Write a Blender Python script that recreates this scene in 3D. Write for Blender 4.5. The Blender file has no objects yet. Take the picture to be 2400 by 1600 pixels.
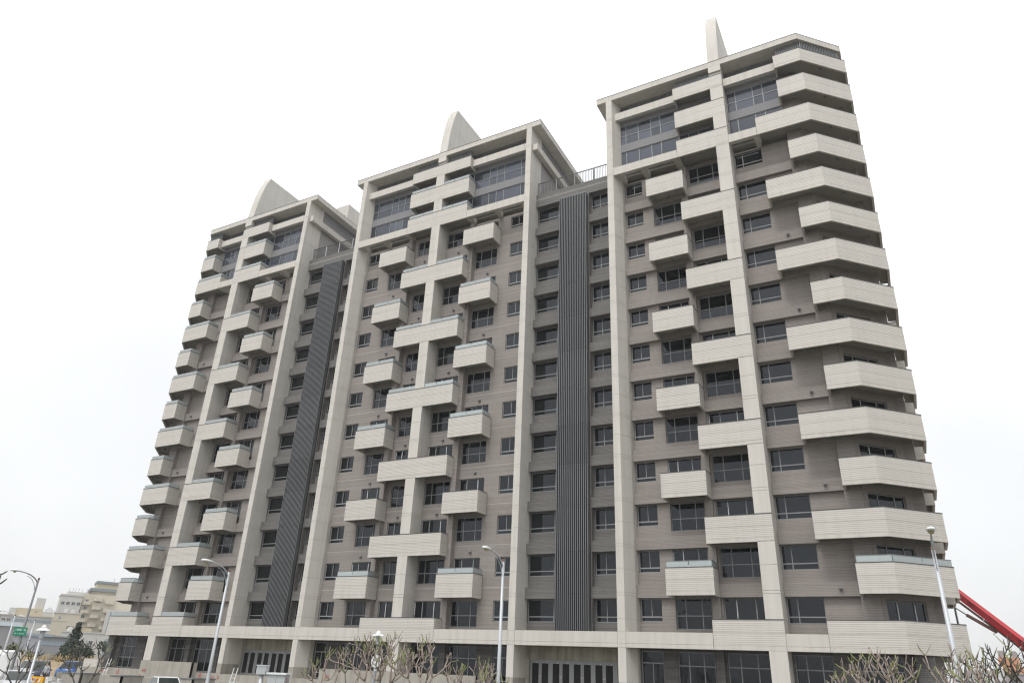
import bpy, bmesh, math, random
from mathutils import Vector, Matrix
random.seed(7)
sc = bpy.context.scene
COL = sc.collection
R = math.radians
ZB = 4.4                                   # height of the first-floor beam's underside above the street

# ------------------------------------------------------------------ camera, sky, sun, exposure
CAM = Vector((0.0, -48.125, ZB - 1.7046))
yaw, pitch, roll, FPX = R(28.9448), R(24.9697), R(2.4553), 1655.878
fw = Vector((-math.sin(yaw) * math.cos(pitch), math.cos(yaw) * math.cos(pitch), math.sin(pitch)))
rt = Vector((math.cos(yaw), math.sin(yaw), 0)); up = rt.cross(fw)
r2 = math.cos(roll) * rt + math.sin(roll) * up; u2 = -math.sin(roll) * rt + math.cos(roll) * up
cd = bpy.data.cameras.new('camera'); cam = bpy.data.objects.new('camera', cd); COL.objects.link(cam)
cam.matrix_world = Matrix(((r2.x, u2.x, -fw.x, CAM.x), (r2.y, u2.y, -fw.y, CAM.y), (r2.z, u2.z, -fw.z, CAM.z), (0, 0, 0, 1)))
cd.sensor_width = 36; cd.lens = FPX / 2400 * 36; cd.clip_end = 3000; cd.clip_start = .1
sc.camera = cam

SUN_EL, SUN_AZ = R(58), R(184)             # azimuth clockwise from +Y
w = bpy.data.worlds.new('World'); sc.world = w; w.use_nodes = True
nt = w.node_tree; nt.nodes.clear(); N = nt.nodes; L = nt.links
out = N.new('ShaderNodeOutputWorld'); add = N.new('ShaderNodeAddShader')
bg1 = N.new('ShaderNodeBackground'); bg2 = N.new('ShaderNodeBackground')
sky = N.new('ShaderNodeTexSky'); sky.sky_type = 'NISHITA'; sky.sun_disc = False
sky.sun_elevation = SUN_EL; sky.sun_rotation = SUN_AZ; sky.dust_density = 4
hs = N.new('ShaderNodeHueSaturation'); hs.inputs['Saturation'].default_value = .35
L.new(sky.outputs[0], hs.inputs['Color']); L.new(hs.outputs[0], bg1.inputs[0]); bg1.inputs[1].default_value = .05
tc = N.new('ShaderNodeTexCoord'); sep = N.new('ShaderNodeSeparateXYZ'); L.new(tc.outputs['Generated'], sep.inputs[0])
pw = N.new('ShaderNodeMath'); pw.operation = 'POWER'; pw.use_clamp = True; L.new(sep.outputs[2], pw.inputs[0]); pw.inputs[1].default_value = 1.5
mr = N.new('ShaderNodeMapRange'); L.new(pw.outputs[0], mr.inputs[0])       # overcast sky: dull horizon, bright zenith
mr.inputs[1].default_value = 0; mr.inputs[2].default_value = 1; mr.inputs[3].default_value = .80; mr.inputs[4].default_value = 1.6
nz = N.new('ShaderNodeTexNoise'); nz.inputs['Scale'].default_value = 2.4; nz.inputs['Detail'].default_value = 3
L.new(tc.outputs['Generated'], nz.inputs['Vector'])
m2 = N.new('ShaderNodeMapRange'); L.new(nz.outputs[0], m2.inputs[0]); m2.inputs[1].default_value = .3; m2.inputs[2].default_value = .7; m2.inputs[3].default_value = .89; m2.inputs[4].default_value = 1.07
mu = N.new('ShaderNodeMath'); mu.operation = 'MULTIPLY'; L.new(mr.outputs[0], mu.inputs[0]); L.new(m2.outputs[0], mu.inputs[1])
bg2.inputs[0].default_value = (.985, .995, 1, 1); L.new(mu.outputs[0], bg2.inputs[1])
L.new(bg1.outputs[0], add.inputs[0]); L.new(bg2.outputs[0], add.inputs[1]); L.new(add.outputs[0], out.inputs[0])

sl = bpy.data.lights.new('sun', 'SUN'); sun = bpy.data.objects.new('sun', sl); COL.objects.link(sun)
sl.energy = 1.5; sl.angle = R(20); sl.color = (1, .975, .94)
sd = Vector((math.sin(SUN_AZ) * math.cos(SUN_EL), math.cos(SUN_AZ) * math.cos(SUN_EL), math.sin(SUN_EL)))
sun.rotation_euler = sd.to_track_quat('Z', 'Y').to_euler(); sun.location = (30, -60, 80)
sc.view_settings.view_transform = 'Standard'; sc.view_settings.look = 'None'
sc.view_settings.exposure = 0; sc.view_settings.gamma = 1; sc.view_settings.use_curve_mapping = False
sc.render.engine = 'CYCLES'; sc.cycles.max_bounces = 6; sc.cycles.transparent_max_bounces = 8
sc.cycles.use_denoising = True; sc.cycles.pixel_filter_type = 'BLACKMAN_HARRIS'; sc.cycles.filter_width = 1.25

# ------------------------------------------------------------------ materials
def mat(name, col, rough=.8, noise=(.8, .12), fine=(0, 0), course=None, streak=0, rand=0, spec=.4, metal=0, bump=0, dark=None):
    m = bpy.data.materials.new(name); m.use_nodes = True
    t = m.node_tree; n = t.nodes; l = t.links; b = n['Principled BSDF']
    b.inputs['Roughness'].default_value = rough; b.inputs['Specular IOR Level'].default_value = spec; b.inputs['Metallic'].default_value = metal
    geo = n.new('ShaderNodeNewGeometry'); pos = geo.outputs['Position']
    fac = None
    def math_(op, a, b_=None, c=None):
        x = n.new('ShaderNodeMath'); x.operation = op
        for i, v in enumerate((a, b_, c)):
            if v is None: continue
            if isinstance(v, (int, float)): x.inputs[i].default_value = v
            else: l.new(v, x.inputs[i])
        return x.outputs[0]
    def nse(scale, detail=3, vec=None, sc3=None):
        x = n.new('ShaderNodeTexNoise'); x.inputs['Scale'].default_value = scale; x.inputs['Detail'].default_value = detail
        v = pos if vec is None else vec
        if sc3:
            mp = n.new('ShaderNodeMapping'); mp.inputs['Scale'].default_value = sc3; l.new(v, mp.inputs[0]); v = mp.outputs[0]
        l.new(v, x.inputs['Vector']); return x.outputs[0]
    def mulf(f):
        nonlocal fac
        fac = f if fac is None else math_('MULTIPLY', fac, f)
    if noise[1]: mulf(math_('MULTIPLY_ADD', nse(noise[0]), 2 * noise[1], 1 - noise[1]))
    if fine[1]: mulf(math_('MULTIPLY_ADD', nse(fine[0], 2), 2 * fine[1], 1 - fine[1]))
    if streak:
        s = nse(1.0, 4, sc3=(2.6, 2.6, .16)); s = math_('MULTIPLY_ADD', s, -3.2, 2.35); s = math_('MINIMUM', math_('MAXIMUM', s, 0), 1)
        mulf(math_('MULTIPLY_ADD', s, streak, 1 - streak))
    hgt = None
    if course:
        per, wid, jd, var, ln = course
        sp = n.new('ShaderNodeSeparateXYZ'); l.new(pos, sp.inputs[0])
        q = math_('DIVIDE', sp.outputs[2], per); row = math_('FLOOR', q); fr = math_('FRACT', q)
        joint = math_('LESS_THAN', fr, wid)
        uu = math_('DIVIDE', math_('ADD', sp.outputs[0], sp.outputs[1]), ln); uu = math_('ADD', uu, math_('MULTIPLY', row, .37))
        bid = math_('FLOOR', uu); cb = n.new('ShaderNodeCombineXYZ'); l.new(bid, cb.inputs[0]); l.new(row, cb.inputs[1])
        wn = n.new('ShaderNodeTexWhiteNoise'); wn.noise_dimensions = '2D'; l.new(cb.outputs[0], wn.inputs['Vector'])
        mulf(math_('MULTIPLY_ADD', wn.outputs[0], .7 * var, 1 - .35 * var))
        w1 = n.new('ShaderNodeTexWhiteNoise'); w1.noise_dimensions = '1D'; l.new(row, w1.inputs['W']); mulf(math_('MULTIPLY_ADD', w1.outputs[0], 2 * var, 1 - var))
        mulf(math_('MULTIPLY_ADD', joint, jd - 1, 1))
        hgt = math_('SUBTRACT', 1, joint)
    if rand: mulf(math_('MULTIPLY_ADD', geo.outputs['Random Per Island'], 2 * rand, 1 - rand))
    if fac is not None:
        mx = n.new('ShaderNodeMix'); mx.data_type = 'RGBA'; mx.blend_type = 'MULTIPLY'; mx.inputs[0].default_value = 1
        mx.inputs[6].default_value = (*col, 1)
        cc = n.new('ShaderNodeCombineColor')
        for i in range(3): l.new(fac, cc.inputs[i])
        l.new(cc.outputs[0], mx.inputs[7]); l.new(mx.outputs[2], b.inputs['Base Color'])
    else: b.inputs['Base Color'].default_value = (*col, 1)
    if hgt is not None or bump:
        bp = n.new('ShaderNodeBump'); bp.inputs['Strength'].default_value = .6 if hgt is not None else .35
        bp.inputs['Distance'].default_value = .015 if hgt is not None else .02
        l.new(hgt if hgt is not None else nse(bump, 4), bp.inputs['Height']); l.new(bp.outputs[0], b.inputs['Normal'])
    return m
M = {}
M['fin'] = mat('fair_faced_concrete', (.555, .532, .488), .75, (.45, .07), (9, .05), streak=.10, rand=.035)
M['tile'] = mat('cream_strip_tile', (.572, .545, .50), .6, (.5, .05), course=(.118, .20, .66, .03, .6), streak=.05)
M['band'] = mat('cream_concrete', (.54, .514, .468), .75, (.6, .08), (11, .05), streak=.13)
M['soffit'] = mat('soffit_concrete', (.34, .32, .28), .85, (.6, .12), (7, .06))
M['brick'] = mat('taupe_thin_brick', (.262, .236, .219), .8, (.5, .06), course=(.09, .27, 1.28, .075, .24), streak=.05)
M['brick2'] = mat('grey_thin_brick', (.142, .136, .130), .8, (.5, .06), course=(.10, .28, 1.45, .12, .24), streak=.05)
M['brick3'] = mat('shaded_ground_floor_brick', (.098, .094, .09), .8, (.5, .06), course=(.098, .26, 1.6, .24, .24), streak=.05)  # same thin brick, the shade below the slab put into its colour
M['plate'] = mat('grey_render', (.30, .285, .28), .8, (.5, .05), (8, .04))
M['plate2'] = mat('dark_grey_tile', (.20, .20, .205), .7, (.5, .05), (12, .08))
M['frame'] = mat('grey_aluminium', (.25, .26, .265), .45, (3, .08), spec=.5, rand=.12)
M['coping'] = mat('dark_coping', (.055, .06, .06), .5, (3, .1))
M['louver'] = mat('silver_louver', (.15, .155, .16), .42, (2, .08), spec=.5, rand=.10, metal=.35)
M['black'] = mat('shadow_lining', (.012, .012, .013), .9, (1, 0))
M['rough'] = mat('raw_concrete', (.345, .325, .285), .9, (1.1, .18), (14, .10), streak=.2, bump=9)
M['rough2'] = mat('stained_concrete', (.31, .29, .235), .9, (1.4, .28), (12, .10), streak=.6, bump=9)
M['white'] = mat('white_paint', (.74, .76, .77), .4, (2, .05))
M['galv'] = mat('galvanised_steel', (.50, .52, .545), .45, (2, .08), metal=.3)
M['dull'] = mat('backlit_steel', (.20, .205, .215), .6, (2, .08))  # steel darkened in its colour for lamps seen against the light
M['dgalv'] = mat('dull_steel', (.20, .21, .215), .5, (2, .1), metal=.3)
M['joint'] = mat('pale_joint', (.52, .50, .47), .8, (2, .1))
M['rubber'] = mat('tyre_rubber', (.02, .02, .02), .9, (5, .1))
M['red'] = mat('red_chalk', (.42, .04, .03), .9, (6, .2))
M['yellow'] = mat('yellow_plastic', (.80, .42, .02), .5, (2, .08))
M['green'] = mat('sign_green', (.005, .20, .115), .4, (2, .05))
M['brown'] = mat('rust_cap', (.20, .09, .05), .7, (4, .2))
M['amber'] = mat('lamp_lens', (.42, .36, .20), .25, (4, .1))
def glassmat(name, base, rough, tint, ior=1.5):
    m = mat(name, base, rough, (.7, .35), rand=.5, spec=.5)
    b = m.node_tree.nodes['Principled BSDF']; b.inputs['Specular Tint'].default_value = (*tint, 1); b.inputs['IOR'].default_value = ior
    n = m.node_tree.nodes; l = m.node_tree.links
    x = n.new('ShaderNodeTexNoise'); x.inputs['Scale'].default_value = .9; x.inputs['Detail'].default_value = 1
    g = n.new('ShaderNodeNewGeometry'); l.new(g.outputs['Position'], x.inputs['Vector'])
    bp = n.new('ShaderNodeBump'); bp.inputs['Strength'].default_value = .12; bp.inputs['Distance'].default_value = .01
    l.new(x.outputs[0], bp.inputs['Height']); l.new(bp.outputs[0], b.inputs['Normal'])
    return m
M['glass'] = glassmat('dark_window_glass', (.007, .008, .009), .035, (.85, .91, 1))
M['glass2'] = glassmat('blue_grey_glass', (.05, .056, .072), .03, (.85, .9, 1), 1.5)
def railmat():
    m = bpy.data.materials.new('balustrade_glass'); m.use_nodes = True
    n = m.node_tree.nodes; l = m.node_tree.links; n.clear()
    o = n.new('ShaderNodeOutputMaterial'); t = n.new('ShaderNodeBsdfTransparent'); t.inputs[0].default_value = (.80, .88, .87, 1)
    d = n.new('ShaderNodeBsdfDiffuse'); d.inputs[0].default_value = (.70, .77, .78, 1)
    g = n.new('ShaderNodeBsdfGlossy'); g.inputs['Roughness'].default_value = .05
    a = n.new('ShaderNodeMixShader'); a.inputs[0].default_value = .5; c = n.new('ShaderNodeMixShader')
    fr = n.new('ShaderNodeFresnel'); fr.inputs[0].default_value = 1.5
    l.new(t.outputs[0], a.inputs[1]); l.new(d.outputs[0], a.inputs[2]); l.new(fr.outputs[0], c.inputs[0]); l.new(a.outputs[0], c.inputs[1]); l.new(g.outputs[0], c.inputs[2])
    l.new(c.outputs[0], o.inputs[0]); return m
M['rail'] = railmat()

# ------------------------------------------------------------------ mesh helpers
class G:
    def __init__(s): s.v = []; s.f = []
    def quad(s, a, b, c, d): k = len(s.v); s.v += [a, b, c, d]; s.f.append((k, k + 1, k + 2, k + 3)); return s
    def box(s, x0, x1, y0, y1, z0, z1):
        if x0 > x1: x0, x1 = x1, x0
        k = len(s.v); s.v += [(x0, y0, z0), (x1, y0, z0), (x1, y1, z0), (x0, y1, z0), (x0, y0, z1), (x1, y0, z1), (x1, y1, z1), (x0, y1, z1)]
        s.f += [tuple(k + i for i in q) for q in ((0, 1, 5, 4), (1, 2, 6, 5), (2, 3, 7, 6), (3, 0, 4, 7), (4, 5, 6, 7), (3, 2, 1, 0))]; return s
    def prism(s, p, z0, z1):
        k = len(s.v); n = len(p); s.v += [(x, y, z0) for x, y in p] + [(x, y, z1) for x, y in p]
        s.f += [(k + i, k + (i + 1) % n, k + n + (i + 1) % n, k + n + i) for i in range(n)] + [tuple(k + n + i for i in range(n)), tuple(k + n - 1 - i for i in range(n))]; return s
    def prof(s, p, x0, x1):                # polygon in (y,z), extruded along x
        k = len(s.v); n = len(p); s.v += [(x0, y, z) for y, z in p] + [(x1, y, z) for y, z in p]
        s.f += [(k + i, k + (i + 1) % n, k + n + (i + 1) % n, k + n + i) for i in range(n)] + [tuple(k + n + i for i in range(n)), tuple(k + n - 1 - i for i in range(n))]; return s
    def tube(s, pts, rad, n=6, cap=True):
        pts = [Vector(p) for p in pts]; k = len(s.v)
        for i, p in enumerate(pts):
            t = (pts[min(i + 1, len(pts) - 1)] - pts[max(i - 1, 0)]); t = t.normalized() if t.length > 1e-9 else Vector((0, 0, 1))
            a = t.cross(Vector((.31, .95, .05)) if abs(t.z) > .9 else Vector((0, 0, 1))).normalized(); b = t.cross(a)
            r = rad[i] if isinstance(rad, (list, tuple)) else rad
            for j in range(n):
                q = p + a * (r * math.cos(2 * math.pi * j / n)) + b * (r * math.sin(2 * math.pi * j / n)); s.v.append(tuple(q))
        for i in range(len(pts) - 1):
            for j in range(n): s.f.append((k + i * n + j, k + i * n + (j + 1) % n, k + (i + 1) * n + (j + 1) % n, k + (i + 1) * n + j))
        if cap: s.f += [tuple(k + n - 1 - j for j in range(n)), tuple(k + (len(pts) - 1) * n + j for j in range(n))]
        return s
    def lathe(s, prof, c=(0, 0), n=16):
        k = len(s.v); m = len(prof)
        for r, z in prof:
            for j in range(n): s.v.append((c[0] + r * math.cos(2 * math.pi * j / n), c[1] + r * math.sin(2 * math.pi * j / n), z))
        for i in range(m - 1):
            for j in range(n): s.f.append((k + i * n + j, k + i * n + (j + 1) % n, k + (i + 1) * n + (j + 1) % n, k + (i + 1) * n + j))
        s.f += [tuple(k + n - 1 - j for j in range(n)), tuple(k + (m - 1) * n + j for j in range(n))]; return s
    def gridwall(s, u0, u1, z0, z1, holes, d, tf=None, back=False):   # wall face with openings and their reveals
        tf = tf or (lambda u, w, z: (u, w, z))
        us = sorted({u0, u1, *[h[0] for h in holes], *[h[1] for h in holes]}); zs = sorted({z0, z1, *[h[2] for h in holes], *[h[3] for h in holes]})
        us = [u for u in us if u0 - 1e-6 <= u <= u1 + 1e-6]; zs = [z for z in zs if z0 - 1e-6 <= z <= z1 + 1e-6]
        op = lambda a, b: any(h[0] < a < h[1] and h[2] < b < h[3] for h in holes)
        nu, nzz = len(us) - 1, len(zs) - 1
        o = [[op((us[i] + us[i + 1]) / 2, (zs[j] + zs[j + 1]) / 2) for j in range(nzz)] for i in range(nu)]
        for i in range(nu):
            j = 0
            while j < nzz:
                if o[i][j]: j += 1; continue
                j2 = j
                while j2 + 1 < nzz and not o[i][j2 + 1]: j2 += 1
                a, b, c, e = us[i], us[i + 1], zs[j], zs[j2 + 1]
                s.quad(tf(a, 0, c), tf(b, 0, c), tf(b, 0, e), tf(a, 0, e))
                if back: s.quad(tf(b, d, c), tf(a, d, c), tf(a, d, e), tf(b, d, e))
                s.quad(tf(a, 0, e), tf(b, 0, e), tf(b, d, e), tf(a, d, e)); s.quad(tf(a, d, c), tf(b, d, c), tf(b, 0, c), tf(a, 0, c))
                j = j2 + 1
            for j in range(nzz):
                if o[i][j]: continue
                c, e = zs[j], zs[j + 1]
                if i == 0 or o[i - 1][j]: s.quad(tf(us[i], d, c), tf(us[i], 0, c), tf(us[i], 0, e), tf(us[i], d, e))
                if i == nu - 1 or o[i + 1][j]: s.quad(tf(us[i + 1], 0, c), tf(us[i + 1], d, c), tf(us[i + 1], d, e), tf(us[i + 1], 0, e))
        return s

ORG = {}
def thing(name, label, cat, loc=(0, 0, 0), rz=0, group=None):
    o = bpy.data.objects.new(name, None); COL.objects.link(o); o.location = loc; o.rotation_euler = (0, 0, rz); o.empty_display_size = .3
    o['label'] = label; o['category'] = cat
    if group: o['group'] = group
    ORG[o] = Vector((0, 0, 0)); return o
def mk(name, g, m, parent=None, smooth=False, recalc=True, label=None, cat=None, group=None, kind=None):
    c = Vector((0, 0, 0))
    if g.v:
        lo = Vector([min(p[i] for p in g.v) for i in range(3)]); hi = Vector([max(p[i] for p in g.v) for i in range(3)]); c = (lo + hi) / 2
        if parent is None: c.z = lo.z
    me = bpy.data.meshes.new(name); me.from_pydata([(p[0] - c.x, p[1] - c.y, p[2] - c.z) for p in g.v], [], g.f)
    if recalc:
        b = bmesh.new(); b.from_mesh(me); bmesh.ops.remove_doubles(b, verts=b.verts, dist=1e-5); bmesh.ops.recalc_face_normals(b, faces=b.faces); b.to_mesh(me); b.free()
    me.materials.append(M[m] if isinstance(m, str) else m)
    if smooth: me.shade_smooth()
    o = bpy.data.objects.new(name, me); COL.objects.link(o)
    o.location = c - (ORG[parent] if parent else Vector((0, 0, 0))); ORG[o] = c
    if parent: o.parent = parent
    if label: o['label'] = label
    if cat: o['category'] = cat
    if group: o['group'] = group
    if kind: o['kind'] = kind
    return o
def copyto(o, dx, dy, dz, parent=None):   # another instance of a part, sharing its mesh
    c = o.copy(); COL.objects.link(c); c.location = o.location + Vector((dx, dy, dz)); ORG[c] = ORG[o] + Vector((dx, dy, dz))
    if parent: c.parent = parent
    return c
def copy_tree(o, parent=None):
    c = o.copy(); COL.objects.link(c)
    if parent: c.parent = parent
    ORG[c] = ORG[o].copy()
    for ch in list(o.children): copy_tree(ch, c)
    return c
def text(name, s, size, parent, loc, rot, m, ext=.004, shear=0):
    cu = bpy.data.curves.new(name, 'FONT'); cu.body = s; cu.size = size; cu.extrude = ext; cu.align_x = 'CENTER'; cu.align_y = 'CENTER'; cu.shear = shear
    cu.materials.append(M[m]); tmp = bpy.data.objects.new(name, cu); COL.objects.link(tmp); bpy.context.view_layer.update()
    me = bpy.data.meshes.new_from_object(tmp.evaluated_get(bpy.context.evaluated_depsgraph_get())); bpy.data.objects.remove(tmp)
    o = bpy.data.objects.new(name, me); COL.objects.link(o); o.rotation_euler = rot; ORG[o] = Vector(loc)
    o.location = Vector(loc) - (ORG[parent] if parent else Vector((0, 0, 0)))
    if parent: o.parent = parent
    return o

# ------------------------------------------------------------------ ground
def sheet(name, x0, x1, y0, y1, z, m): return mk(name, G().quad((x0, y0, z), (x1, y0, z), (x1, y1, z), (x0, y1, z)), m, kind='structure', recalc=False)
M['earth'] = mat('dry_earth', (.20, .18, .145), .95, (.25, .2), (3, .15), bump=3)
M['asphalt'] = mat('asphalt', (.055, .055, .056), .9, (.4, .15), (30, .2))
M['paving'] = mat('grey_paving', (.22, .215, .205), .9, (.5, .1), (12, .08))
M['grass'] = mat('rough_grass', (.09, .11, .045), .95, (.4, .3), (10, .25), bump=8)
sheet('ground', -430, 430, -180, 430, 0, 'earth')
sheet('road', -400, 300, -15.2, -8.2, .006, 'asphalt')
sheet('avenue', -400, 300, -44, -27.5, .006, 'asphalt')
mk('pavement', G().box(-400, 300, -27.3, -15.3, -.2, .13), 'paving', kind='structure')
mk('verge', G().box(-400, 300, -24.6, -17.6, -.1, .16), 'grass', kind='structure')
mk('forecourt', G().box(-90, 8, -8.1, 2, -.2, .12), 'paving', kind='structure')
for i in range(-30, 20):
    pass
g = G()
for x in range(-150, 90, 9): g.box(x, x + 4, -11.77, -11.63, .0065, .0105)
mk('lane_marking', g, 'white', kind='structure')

# ------------------------------------------------------------------ the apartment building
B = thing('apartment_building', 'long thirteen-storey taupe brick apartment block with cream ribs, staggered balconies and three fin crests', 'apartment building', (-36, 6, 0))
ORG[B] = Vector((-36, 6, 0))
AX = -71.84
def mir(x): return AX - x
def zl(n): return ZB + (3.2 * n if n < 12 else {12: 38.38, 13: 41.55, 14: 44.68}[n])
PANES = []
def tf_front(y): return lambda u, w, z: (u, y + w, z)
def window(x0, x1, z0, z1, y, kind, glass='glass', tf=None, sill=True, name='window', flip=False):
    if x0 > x1: x0, x1 = x1, x0
    W, H = x1 - x0, z1 - z0; b = .055; P = []
    def cols(fr, a, c, bw=.06):
        tot = sum(fr); xs = [0]
        for f in fr: xs.append(xs[-1] + f / tot * W)
        for i in range(len(fr)): P.append((xs[i] + (b if i == 0 else bw / 2), xs[i + 1] - (b if i == len(fr) - 1 else bw / 2), a, c))
    if kind == 'S': cols([1], b, .27); cols([1, 1], .36, H - b, .045)
    elif kind == 'tall': cols([.27, .46, .27], b, H * .42); cols([.27, .46, .27], H * .42 + .06, H - b)
    elif kind == 'tall2': cols([.42, .58], b, H * .42); cols([.42, .58], H * .42 + .06, H - b)
    elif kind == 'door': cols([.29, .44, .27], b, H - b, .07)
    elif kind == 'door2': cols([.45, .55], b, H - b, .07)
    elif kind == 'F': cols([.29, .71], b, .36); cols([.29, .71], .43, H - b)
    elif kind == 'RL': cols([.70, .30], b, .33); cols([.70, .30], .40, H - b)
    elif kind == 'RR': cols([.36, .64], b, .33); cols([.36, .64], .40, H - b)
    elif kind == 'G': cols([.3, .4, .3], b, H * .68); cols([.3, .4, .3], H * .68 + .06, H - b)
    elif kind == 'GS': cols([1], b, .4); cols([1, 1], .47, H * .72, .05); cols([1], H * .72 + .07, H - b)
    elif kind == 'G4': cols([.3, .4, .3], b, H * .33); cols([.3, .4, .3], H * .33 + .06, H * .70); cols([.3, .4, .3], H * .70 + .06, H - b)
    elif kind[0] == 'band': cols(kind[1], b, H * kind[2]); cols(kind[1], H * kind[2] + .06, H - b)
    if flip: P = [(W - q[1], W - q[0], q[2], q[3]) for q in P]
    t0 = tf or tf_front(y)
    t = lambda u, w_, z: t0(x0 + u, w_, z0 + z)
    o = mk(name, G().gridwall(0, W, 0, H, P, .07, t), 'frame', B)
    for q in P:
        c = Vector(t((q[0] + q[1]) / 2, .035, (q[2] + q[3]) / 2)); d = (c - CAM).length
        PANES.append(((q[1] - q[0]) * (q[3] - q[2]) / d ** 2 * (-(c - CAM).normalized().y), o, q, t, glass))
    if sill:
        s = G(); k = [t(-.03, -.06, -.055), t(W + .03, -.06, -.055), t(W + .03, .07, -.055), t(-.03, .07, -.055), t(-.03, -.06, -.005), t(W + .03, -.06, -.005), t(W + .03, .07, -.005), t(-.03, .07, -.005)]
        s.v = k; s.f = [(0, 1, 5, 4), (1, 2, 6, 5), (3, 0, 4, 7), (4, 5, 6, 7), (3, 2, 1, 0)]
        mk('sill', s, 'coping', o, recalc=False)
    if kind in ('door', 'door2') and random.random() < .62:
        for q in random.sample(P, random.choice((1, 1, 2))):
            a = q[0] - .05; hh = random.uniform(.75, 1.15); zz = H - .16 - hh
            g_ = G(); k = [t(a, -.025, zz), t(a + .045, -.025, zz), t(a + .045, 0, zz), t(a, 0, zz), t(a, -.025, zz + hh), t(a + .045, -.025, zz + hh), t(a + .045, 0, zz + hh), t(a, 0, zz + hh)]
            g_.v = k; g_.f = [(0, 1, 5, 4), (1, 2, 6, 5), (2, 3, 7, 6), (3, 0, 4, 7), (4, 5, 6, 7), (3, 2, 1, 0)]
            mk('protective_strip', g_, 'white', o)
    return o

LAMP = []
def wall_lamp(x, y, z):
    if LAMP: o = copyto(LAMP[0], *(Vector((x, y, z)) - LAMP[1])); return o
    g = G(); g.box(x - .09, x + .09, y - .04, y, z - .07, z + .07)
    k = len(g.v); g.tube([(x, y - .04, z), (x, y - .14, z - .03), (x, y - .2, z - .06)], [.10, .115, .06], 8)
    LAMP.append(mk('wall_lamp', g, 'dgalv', B)); LAMP.append(Vector((x, y, z)))
DOME = []
def soffit_lamp(x, y, z):
    if DOME: return copyto(DOME[0], *(Vector((x, y, z)) - DOME[1]))
    DOME.append(mk('soffit_lamp', G().lathe([(.05, z - .16), (.13, z - .13), (.15, z - .06), (.10, z)], (x, y), 10), 'dgalv', B, True)); DOME.append(Vector((x, y, z)))

def offset_path(path, t):
    out_ = []
    for i, p in enumerate(path):
        p = Vector(p); ns = []
        if i > 0: d = (p - Vector(path[i - 1])).normalized(); ns.append(Vector((-d.y, d.x)))
        if i < len(path) - 1: d = (Vector(path[i + 1]) - p).normalized(); ns.append(Vector((-d.y, d.x)))
        if len(ns) == 1: q = p + ns[0] * t
        else: m_ = (ns[0] + ns[1]).normalized(); q = p + m_ * (t / max(.3, m_.dot(ns[0])))
        out_.append((q.x, q.y))
    return out_
def ring(path, t0, t1, z0, z1): return G().prism(offset_path(path, t0) + offset_path(path, t1)[::-1], z0, z1)
def balcony(path, z, h=1.77, glass=False, soffit=.45, lamp=None, backs=None, top_tile=True):
    """path: outer edge seen from above, walked so that the inside lies on its left"""
    a = offset_path(path, .012)
    g = ring(path, .012, .14, z + .012, z + h - .03)
    poly = offset_path(path, .13)
    if backs: poly = poly + backs
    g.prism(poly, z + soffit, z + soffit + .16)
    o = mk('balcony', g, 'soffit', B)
    mk('slab_edge', ring(path, 0, .15, z, z + .25), 'band', o)
    mid = .98 if h > 1.5 else .85
    mk('tile_panel', ring(path, 0, .15, z + .262, z + mid), 'tile', o)
    mk('tile_panel', ring(path, 0, .15, z + mid + .014, z + h - .045), 'tile', o)
    mk('coping', ring(path, -.02, .17, z + h - .045, z + h), 'coping', o)
    if glass:
        gp = offset_path(path, .07)
        for i in range(len(gp) - 1):
            p, q = Vector(gp[i]), Vector(gp[i + 1]); ln = (q - p).length; n = max(1, round(ln / 1.9)); d = (q - p) / ln; nn = Vector((-d.y, d.x)) * .006
            for k in range(n):
                s0, s1 = p + d * (ln * k / n + .02), p + d * (ln * (k + 1) / n - .02)
                mk('glass_panel', G().prism([tuple(s0 - nn), tuple(s1 - nn), tuple(s1 + nn), tuple(s0 + nn)], z + h + .01, z + h + .37), 'rail', o)
                if k: mk('rail_post', G().box(s0.x - .045, s0.x, s0.y - .01, s0.y + .06, z + h, z + h + .12), 'galv', o)
        if glass == 2: mk('handrail', ring(path, .05, .09, z + h + .375, z + h + .41), 'dgalv', o)
    return o

# ---- ribs (storey-high cast panels with open joints between them)
def fin(xl, xr, splay=None, skip=(), ztop=47.1):
    y1 = 2.3; dx = .42
    if splay == 'R': pl = [(xl, 0), (xr, 0), (xr + dx, 1.15), (xr + dx, y1), (xl, y1)]
    elif splay == 'L': pl = [(xl, 0), (xr, 0), (xr, y1), (xl - dx, y1), (xl - dx, 1.15)]
    else: pl = [(xl, 0), (xr, 0), (xr, y1), (xl, y1)]
    def inset(p, e, y0): return [(x + (e if x < (xl + xr) / 2 else -e), max(y, y0)) for x, y in p]
    core = inset(pl, .016, .17 if skip else .016)
    o = mk('rib', G().prism(core, ZB - 2.9, ZB + ztop), 'soffit', B)
    zs = [-2.9, -2.1, 0]
    for n in range(15):
        b = zl(n) - ZB; zs += [b + .05, b + .25, b + 1.77] if n else [.25, .955, 1.77]
    zs = [z for z in zs if z < ztop - .1] + [ztop]
    for a, b in zip(zs, zs[1:]):
        mid = ZB + (a + b) / 2; cov = any(zl(n) < mid < zl(n) + (1.77 if n < 14 else 1.35) for n in skip)
        p = pl
        if cov: p = [(x, max(y, .16)) for x, y in pl]
        mk('concrete_panel', G().prism(p, ZB + a + .009, ZB + b - .009), 'rough' if b <= -2 else 'fin', o)
    return o
WIDE = [0, 2, 4, 6, 8, 10, 12, 13, 14]
fin(-64.80, -63.75, None, WIDE)
fin(-54.78, -54.20, 'L'); fin(-46.36, -45.82, 'R')
fin(-36.41, -35.43, None, WIDE)
fin(-25.97, -25.41, 'L'); fin(-17.65, -17.10, 'R')
fin(-8.09, -7.04, None, WIDE)

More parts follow.
